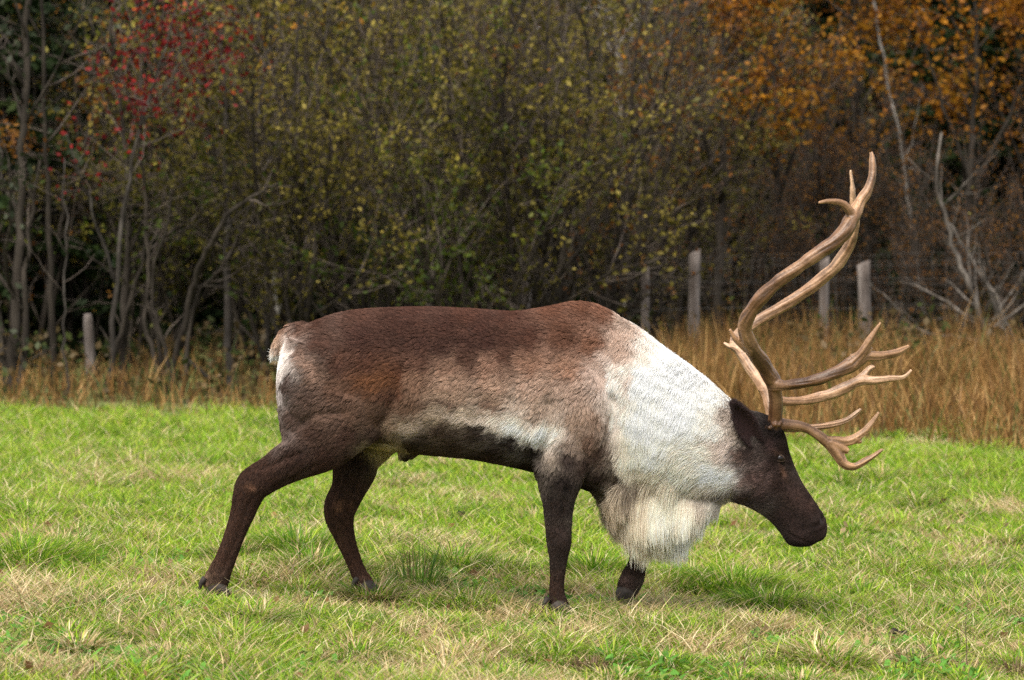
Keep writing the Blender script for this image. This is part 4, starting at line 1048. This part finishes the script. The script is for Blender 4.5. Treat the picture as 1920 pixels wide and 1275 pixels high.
# gold trees on the far side of the fence
for i, (px, Y, lean, lab, pal, lf) in enumerate([
        (1345, 34.9, 10, 'tall tree with golden orange leaves beside the dark evergreens', GOLD, 8),
        (1470, 37, -20, 'amber leaved tree standing close behind the fence posts', AMBER, 9),
        (1800, 37.4, 30, 'broad tree with glowing orange leaves above the leaning bare trunk', GOLD, 10),
        (1590, 39, 15, 'orange-brown leaved tree behind the pale leaning trunk', AMBER, 10),
        (1930, 38.6, 0, 'orange leaved tree at the end of the fence line', GOLD, 9)]):
    traced_tree('gold_tree', [[(px, 640, Y, .09), (px + lean * .3, 480, Y, .08), (px + lean * .7, 300, Y, .06), (px + lean, 150, Y, .045), (px + lean, 40, Y, .034), (px + lean, -150, Y, .028), (px + lean, -380, Y, .02), (px + lean, -620, Y, .008)],
                              [(px + lean * .5, 380, Y, .05), (px + lean + 60, 220, Y - .4, .035), (px + lean + 100, 130, Y - .6, .02), (px + lean + 130, 30, Y - .6, .012)],
                              [(px + lean * .5, 340, Y, .045), (px + lean - 60, 200, Y - .4, .03), (px + lean - 90, 110, Y - .5, .018), (px + lean - 110, 20, Y - .6, .012)]],
                lab, 620 + i, M_bark_dark, pal, lf * 4.0, .085, 3.0, frm=.25, lsp=.11, klen=.17)
traced_tree('pale_tree', [[(1738, 680, 38.5, .05), (1733, 600, 38.5, .048), (1715, 450, 38.5, .042), (1690, 280, 38.5, .036), (1662, 140, 38.5, .03), (1642, 20, 38.5, .025), (1630, -80, 38.5, .018)]],
            'slender pale-barked tree leaning back behind the bare branches', 631, M_bark_pale, GOLD, 2.0, .09, 1.2, twig_mat=M_bark_grey, frm=.4)
traced_tree('bare_leaning_tree', [[(2010, 800, 33.0, .06), (1965, 740, 33.0, .055), (1915, 690, 33.0, .05), (1860, 650, 33.0, .045), (1835, 580, 33.0, .04), (1800, 500, 33.0, .036), (1775, 420, 33.0, .03), (1758, 340, 33.0, .022), (1762, 250, 33.0, .012)],
                                  [(1862, 652, 33.0, .034), (1800, 632, 32.9, .028), (1750, 628, 32.8, .02), (1700, 600, 32.7, .014), (1655, 545, 32.6, .008)],
                                  [(1925, 700, 33.0, .03), (1895, 620, 33.1, .026), (1850, 530, 33.1, .022), (1800, 450, 33.2, .016), (1770, 400, 33.2, .01)]],
            'leafless grey tree leaning in over the dry grass', 632, M_bark_mid, OLIVE, .5, .06, 4.0, twig_mat=M_bark_mid, klen=.30, thin=.8, frm=.15)
traced_tree('forked_bare_tree', [[(1175, 640, 42, .10), (1172, 480, 42, .09), (1168, 300, 42, .08), (1162, 160, 42, .07), (1160, 90, 42, .065), (1148, 20, 42, .045), (1140, -60, 42, .03)], [(1160, 95, 42, .05), (1180, 30, 42, .04), (1190, -60, 42, .025)]],
            'grey bare tree with a forked stem rising behind the thicket', 633, M_bark_pale, OLIVE, .6, .07, 1.2, twig_mat=M_bark_grey, frm=.55)
for i, (px, Y, t) in enumerate([(820, 40, -10), (880, 41, 12), (985, 43, -8), (1060, 42, 14)]):
    traced_tree('bare_tree', [[(px, 640, Y, .06), (px + t, 420, Y, .05), (px + t * .4, 200, Y, .04), (px + t, 40, Y, .03), (px, -100, Y, .015)]],
                'thin bare grey-brown tree rising from the back of the thicket', 640 + i, M_bark_grey, RUST, .8, .06, 2.0, group='bare trees at the back of the thicket', twig_mat=M_twig)

# --- dark evergreens behind
def conifer(seed, h):
    w = Wood(seed); g = w.g
    C = np.array([[0, 0, z] for z in np.linspace(0, h, 10)]); w.tube(C, np.linspace(.13, .01, 10), True)
    z = .5
    while z < h - .2:
        L = (h - z) * .30 + .25
        for a in np.arange(0, 6.283, 6.283 / 7) + g.random() * 6:
            d = np.array([math.cos(a), math.sin(a), -.12 + .3 * (z / h)])
            C = w.path((0, 0, z), d, L * (.75 + .5 * g.random()), 5, .07, -.02)
            w.tube(C, np.linspace(.018, .003, 6), False)
            k = int(70 * L)
            t = g.random(k) ** .7 * 5; i = np.minimum(t.astype(int), 4); f = (t - i)[:, None]
            wd = (.05 + .16 * (1 - t / 5) * L)[:, None]
            side_ = np.array([-math.sin(a), math.cos(a), 0])
            w.lp.append(C[i] * (1 - f) + C[i + 1] * f + side_ * (g.random((k, 1)) - .5) * 2 * wd + np.array([0, 0, -1]) * g.random((k, 1)) * .10)
        z += .26 + .1 * g.random()
    return tree_thing('evergreen_tree', w, M_bark_dark, DARK, .16, (0, 0, 0), M_needle)
EV = [conifer(701, 7.5), conifer(702, 9.0)]
ev_spots = [(1240, 46, 1, 1.0), (1420, 50, 0, 1.1), (1290, 52, 1, 1), (1530, 52, 1, .95), (1680, 50, 0, 1.1), (1790, 53, 1, 1), (1900, 49, 0, 1.1), (1100, 50, 1, 1), (960, 51, 0, 1.15), (830, 50, 1, .95), (700, 49, 0, 1.1), (590, 50, 1, .95),
            (470, 45, 0, 1.1), (380, 43, 1, .9), (280, 47, 1, 1), (180, 44, 0, 1.1), (90, 46, 1, .95), (0, 37, 0, 1.0), (-70, 35, 1, .9), (60, 41, 1, 1), (1880, 41.5, 1, 1), (1960, 40, 0, 1.1), (1990, 46, 1, 1), (345, 50, 0, 1.2), (1370, 47, 1, .8)]  # nearer ones at both sides are added to darken the edges like vignetting
seen = set()
for px, Y, k, s in ev_spots:
    if k not in seen:
        seen.add(k); o = EV[k]; o.location = at(px, Y); o.scale = (s,) * 3
        tag(o, 'dark evergreen tree standing in the shade at the back of the wood', 'evergreen', 'evergreens at the back of the wood')
    else:
        copy_tree(EV[k], at(px, Y), gg.random() * 6.28, s)

# far wood: reads as one dark mass
g = np.random.default_rng(90)
w = Wood(91)
for i in range(150):
    x = -24 + 48 * g.random(); Y = 54 + 22 * g.random(); z0 = float(ground_z(x, Y)); h = 9 + 5 * g.random()
    lean = (g.random(2) - .5) * .8
    w.tube(np.array([[x, Y, z0], [x + lean[0] * .5, Y + lean[1] * .5, z0 + h * .5], [x + lean[0], Y + lean[1], z0 + h]]), [.12, .08, .03], True)
    k = 420
    r = 1.5 * g.random(k) ** .5; a = g.random(k) * 6.283; zz = h * (.05 + .97 * g.random(k))
    w.lp.append(np.stack([x + r * np.cos(a), Y + r * np.sin(a), z0 + zz], -1))
fw = empty('far_wood', (0, 0, 0))
me1 = w.limb.mesh('trunks', M_bark_dark); o = link('trunks', me1, fw); o['kind'] = 'stuff'
o = link('foliage', w.leaves('foliage', [(.02, .03, .012), (.045, .04, .015), (.06, .042, .018), (.03, .035, .012)], .42, M_needle), fw); o['kind'] = 'stuff'
tag(fw, 'dark far wood closing the view behind all the trees', 'wood', kind='stuff')
# leaf litter and low brush under the trees
k = 26000
x = (g.random(k) - .5) * 22; y = 27 + 14 * g.random(k)
ok = y > edge_y(x) + 1.5; x, y = x[ok], y[ok]; k = len(x)
br = Wood(95); br.lp.append(np.stack([x, y, ground_z(x, y) + .55 * g.random(k) ** 2.2 * (noise2(x, y, .8, 51) * 1.8)], -1))
lit = link('underbrush', br.leaves('underbrush', [(.06, .075, .02), (.10, .07, .03), (.15, .10, .045), (.05, .06, .02)], .09, M_leaf))
tag(lit, 'low brown and green underbrush and leaf litter beneath the trees', 'underbrush', kind='stuff')

# ------------------------------------------------------------------ wire fences
def post_mesh(seed, h, r, lean):
    g = np.random.default_rng(seed); sh = Shell(); th = np.linspace(0, 2 * np.pi, 12, endpoint=False); rings = []
    for t in np.linspace(0, 1, 10):
        c = np.array([lean * t * h, .02 * math.sin(3 * t), t * h])
        rr = r * (1.06 - .12 * t) * (1 + .10 * (g.random(12) - .5))
        rings.append(c + np.stack([np.cos(th) * rr, np.sin(th) * rr, np.zeros(12) + (.03 * (np.cos(th) + 1) * (t == 1))], -1))
    sh.rings(rings)
    return sh.mesh('fence_post', M_post)
def fence(posts, Y, wires, label, dx):
    """posts: (px, py of the top, radius m, lean)"""
    x0 = (posts[0][0] - 960) * Y / FPX; z0 = float(ground_z(x0, Y))
    f = empty('wire_fence', (x0, Y, z0))
    tag(f, label, 'fence')
    xs = []
    for i, (px, py, r, lean) in enumerate(posts):
        top = P(px, py, Y); zb = float(ground_z(top[0], Y)) - .05
        o = link('fence_post', post_mesh(800 + i, top[2] - zb, r, lean), f)
        o.location = (top[0] - lean * (top[2] - zb) - x0, 0, zb - z0); xs.append(top[0])
    a, b = min(xs) - dx, max(xs) + dx
    for hz in wires:
        n_ = 24; X = np.linspace(a, b, n_); C = np.stack([X - x0, np.full(n_, -.07), ground_z(X, X * 0 + Y) - z0 + hz + .012 * np.sin(X * 3 + hz * 9)], -1)
        sh = Shell(); sh.rings(tube_rings(C, np.full(n_, .0013), 5)); link('wire', sh.mesh('wire', M_wire), f)
    sh = Shell()
    for X in np.arange(a, b, .16):
        z = float(ground_z(X, Y)) - z0
        sh.rings(tube_rings(np.array([[X - x0, -.072, z + wires[0]], [X - x0 + .004, -.072, z + wires[len(wires) // 2]], [X - x0, -.072, z + wires[-1]]]), [.0008] * 3, 4))
    o = link('mesh_wires', sh.mesh('mesh_wires', M_wire), f); o['kind'] = 'stuff'
fence([(986, 500, .06, 0), (1303, 476, .066, .015), (1619, 497, .074, -.03), (1935, 500, .07, 0)], 33.6, [.25, .42, .58, .74, .90, 1.05, 1.2, 1.32], 'woven wire fence on stout weathered posts behind the dry grass', .6)
fence([(1210, 508, .05, .0), (1546, 490, .056, .01)], 34.6, [.35, .7, 1.0, 1.25], 'second wire fence with two thinner posts just behind the stout one', 1.5)
snag = Wood(850)
b = P(172, 712, 29.8); b[2] = float(ground_z(b[0], b[1])) - .05
C = np.array([P(172, 720, 29.8), P(170, 680, 29.8), P(167, 640, 29.8), P(165, 600, 29.8), P(164, 588, 29.8)]) - b
C[0, 2] = 0; snag.tube(C, [.062, .056, .052, .05, .035], True)
o = tag(tree_thing('dead_stump', snag, M_post, None, 0, tuple(b)), 'tall grey weathered dead stump among the trunks', 'stump')
def stick(name, pts, r, label, cat, mat):
    w = Wood(900); b = np.array(pts[0]); C = catmull(np.array(pts), 4) - b
    w.tube(C, np.linspace(r, r * .6, len(C)), True)
    o = link(name, w.limb.mesh(name, mat)); o.location = b
    return tag(o, label, cat)
stick('fallen_pole', [P(347, 672, 29.6), P(370, 690, 29.5), P(395, 712, 29.4)], .03, 'dark fallen pole propped low between the trunks', 'log', M_bark_dark)
stick('fallen_branch', [P(440, 600, 31), P(465, 625, 30.9), P(500, 665, 30.8)], .02, 'thin dead branch leaning down behind the tail of the reindeer', 'branch', M_bark_dark)

# ------------------------------------------------------------------ small things in the pasture
def foot(px, py):
    Yd = FPX * (CAM_H) / (py - HORIZON)
    for _ in range(4):
        x = (px - 960) * Yd / FPX; Yd = FPX * (CAM_H - float(ground_z(x, Yd))) / (py - HORIZON)
    x = (px - 960) * Yd / FPX
    return np.array([x, Yd, float(ground_z(x, Yd))])
def plant(name, px, py, count, h, r, lean, cols, label, cat, mat, seed, w0=.003, group=None):
    p = foot(px, py); g = np.random.default_rng(seed); n = count
    a = g.random(n) * 6.283; rr = r * np.sqrt(g.random(n))
    root = np.stack([rr * np.cos(a), rr * np.sin(a), np.full(n, -.01)], -1)
    col = np.asarray(cols)[g.integers(0, len(cols), n)] * (.7 + .6 * g.random((n, 1)))
    me = blades_mesh(name, root, h * (.45 + .65 * g.random(n)), w0 * (.7 + .6 * g.random(n)), a + (g.random(n) - .5), lean * (.4 + g.random(n)), .1 * g.random(n), col, mat, 3)
    o = link(name, me); o.location = p
    return tag(o, label, cat, group)
plant('rush_tuft', 785, 1104, 110, .24, .12, .38, [(.06, .13, .018), (.10, .19, .022), (.16, .24, .03), (.14, .10, .04)], 'dark green upright rush tuft growing under the reindeer belly', 'rushes', M_grass, 1, .0042)
plant('rush_tuft', 730, 1104, 16, .13, .05, .5, [(.03, .07, .012), (.07, .11, .02)], 'small sparse rush tuft beside the taller one under the belly', 'rushes', M_grass, 2, .004)
plant('dead_tuft', 1105, 1262, 220, .075, .07, .5, [(.13, .075, .04), (.20, .12, .065), (.08, .05, .03)], 'short brown dead tuft in the turf before the front leg', 'dead tuft', M_straw, 3, .003)
plant('dead_tuft', 1905, 1268, 180, .09, .08, .5, [(.10, .06, .03), (.18, .11, .06)], 'dark brown dead tuft beside the bare soil patch', 'dead tuft', M_straw, 4, .003)
plant('dead_tuft', 1710, 1248, 150, .09, .08, .6, [(.06, .09, .02), (.05, .07, .018), (.16, .11, .05)], 'dark green and brown tuft just below the dung', 'tuft', M_grass, 5, .003)
plant('dead_tuft', 1000, 1085, 30, .06, .05, .7, [(.15, .09, .04), (.2, .13, .06)], 'small brown withered tuft behind the front leg', 'dead tuft', M_straw, 8, .003)
def weed(px, py, pts, r, label, seed):
    p = foot(px, py); w = Wood(seed)
    C = catmull(np.array([[x, 0.02 * math.sin(k), z] for k, (x, z) in enumerate(pts)]), 4)
    w.tube(C, np.linspace(r, r * .5, len(C)), True)
    for t in (.35, .5, .65, .8, .92):
        i = int(t * (len(C) - 1)); s = 1 if i % 2 else -1
        D = np.array([C[i], C[i] + [s * .018, .004, .02], C[i] + [s * .028, .006, .04]]); w.tube(D, [r * .5, r * .4, r * .25], True)
    o = link('weed_stalk', w.limb.mesh('weed_stalk', M_weed)); o.location = p
    return tag(o, label, 'weed')
weed(1392, 1268, [(0, -.01), (.01, .05), (.025, .10), (.045, .16), (.062, .20)], .0028, 'dry reddish weed stalk leaning in the foreground turf', 21)
weed(1812, 1255, [(0, -.01), (.004, .08), (.0, .16), (.008, .25)], .0022, 'thin upright dry stalk beside the bare soil patch', 22)
weed(540, 1090, [(0, -.01), (.012, .04), (.03, .09)], .003, 'short dark stalk between the hind legs', 23)
def dung(px, py, r, n, label, seed):
    p = foot(px, py); g = np.random.default_rng(seed); sh = Shell(); th = np.linspace(0, 2 * np.pi, 10, endpoint=False)
    for k in range(n):
        c = np.array([*(g.standard_normal(2) * r * .5), r * (.3 + .5 * g.random())]); q_ = r * (.3 + .25 * g.random()); rings = []
        for f in np.linspace(-1.35, 1.35, 6):
            rings.append(c + np.stack([np.cos(th) * math.cos(f), np.sin(th) * math.cos(f), np.full(10, math.sin(f)) * .8], -1) * q_ * (1 + .12 * g.standard_normal((10, 1))))
        sh.rings(rings)
    o = link('dung', sh.mesh('dung', M_dung)); o.location = p + [0, 0, .02]
    return tag(o, label, 'dung')
dung(1684, 1204, .030, 6, 'small black dung lump in the turf ahead of the reindeer', 31)
dung(868, 978, .035, 5, 'dark brown clod lying in the turf beyond the belly', 32)

# fallen leaves scattered over the turf
fl = Wood(77); g = fl.g; k = 260
y = 9.6 + 9 * g.random(k) ** 1.5; x = (g.random(k) - .5) * y * .40
fl.lp.append(np.stack([x, y, ground_z(x, y) + .03 + .02 * g.random(k)], -1))
o = link('fallen_leaves', fl.leaves('fallen_leaves', [(.30, .17, .07), (.42, .30, .16), (.20, .10, .04)], .045, M_leaf))
tag(o, 'scattered brown fallen leaves lying in the pasture grass', 'fallen leaves', kind='stuff')
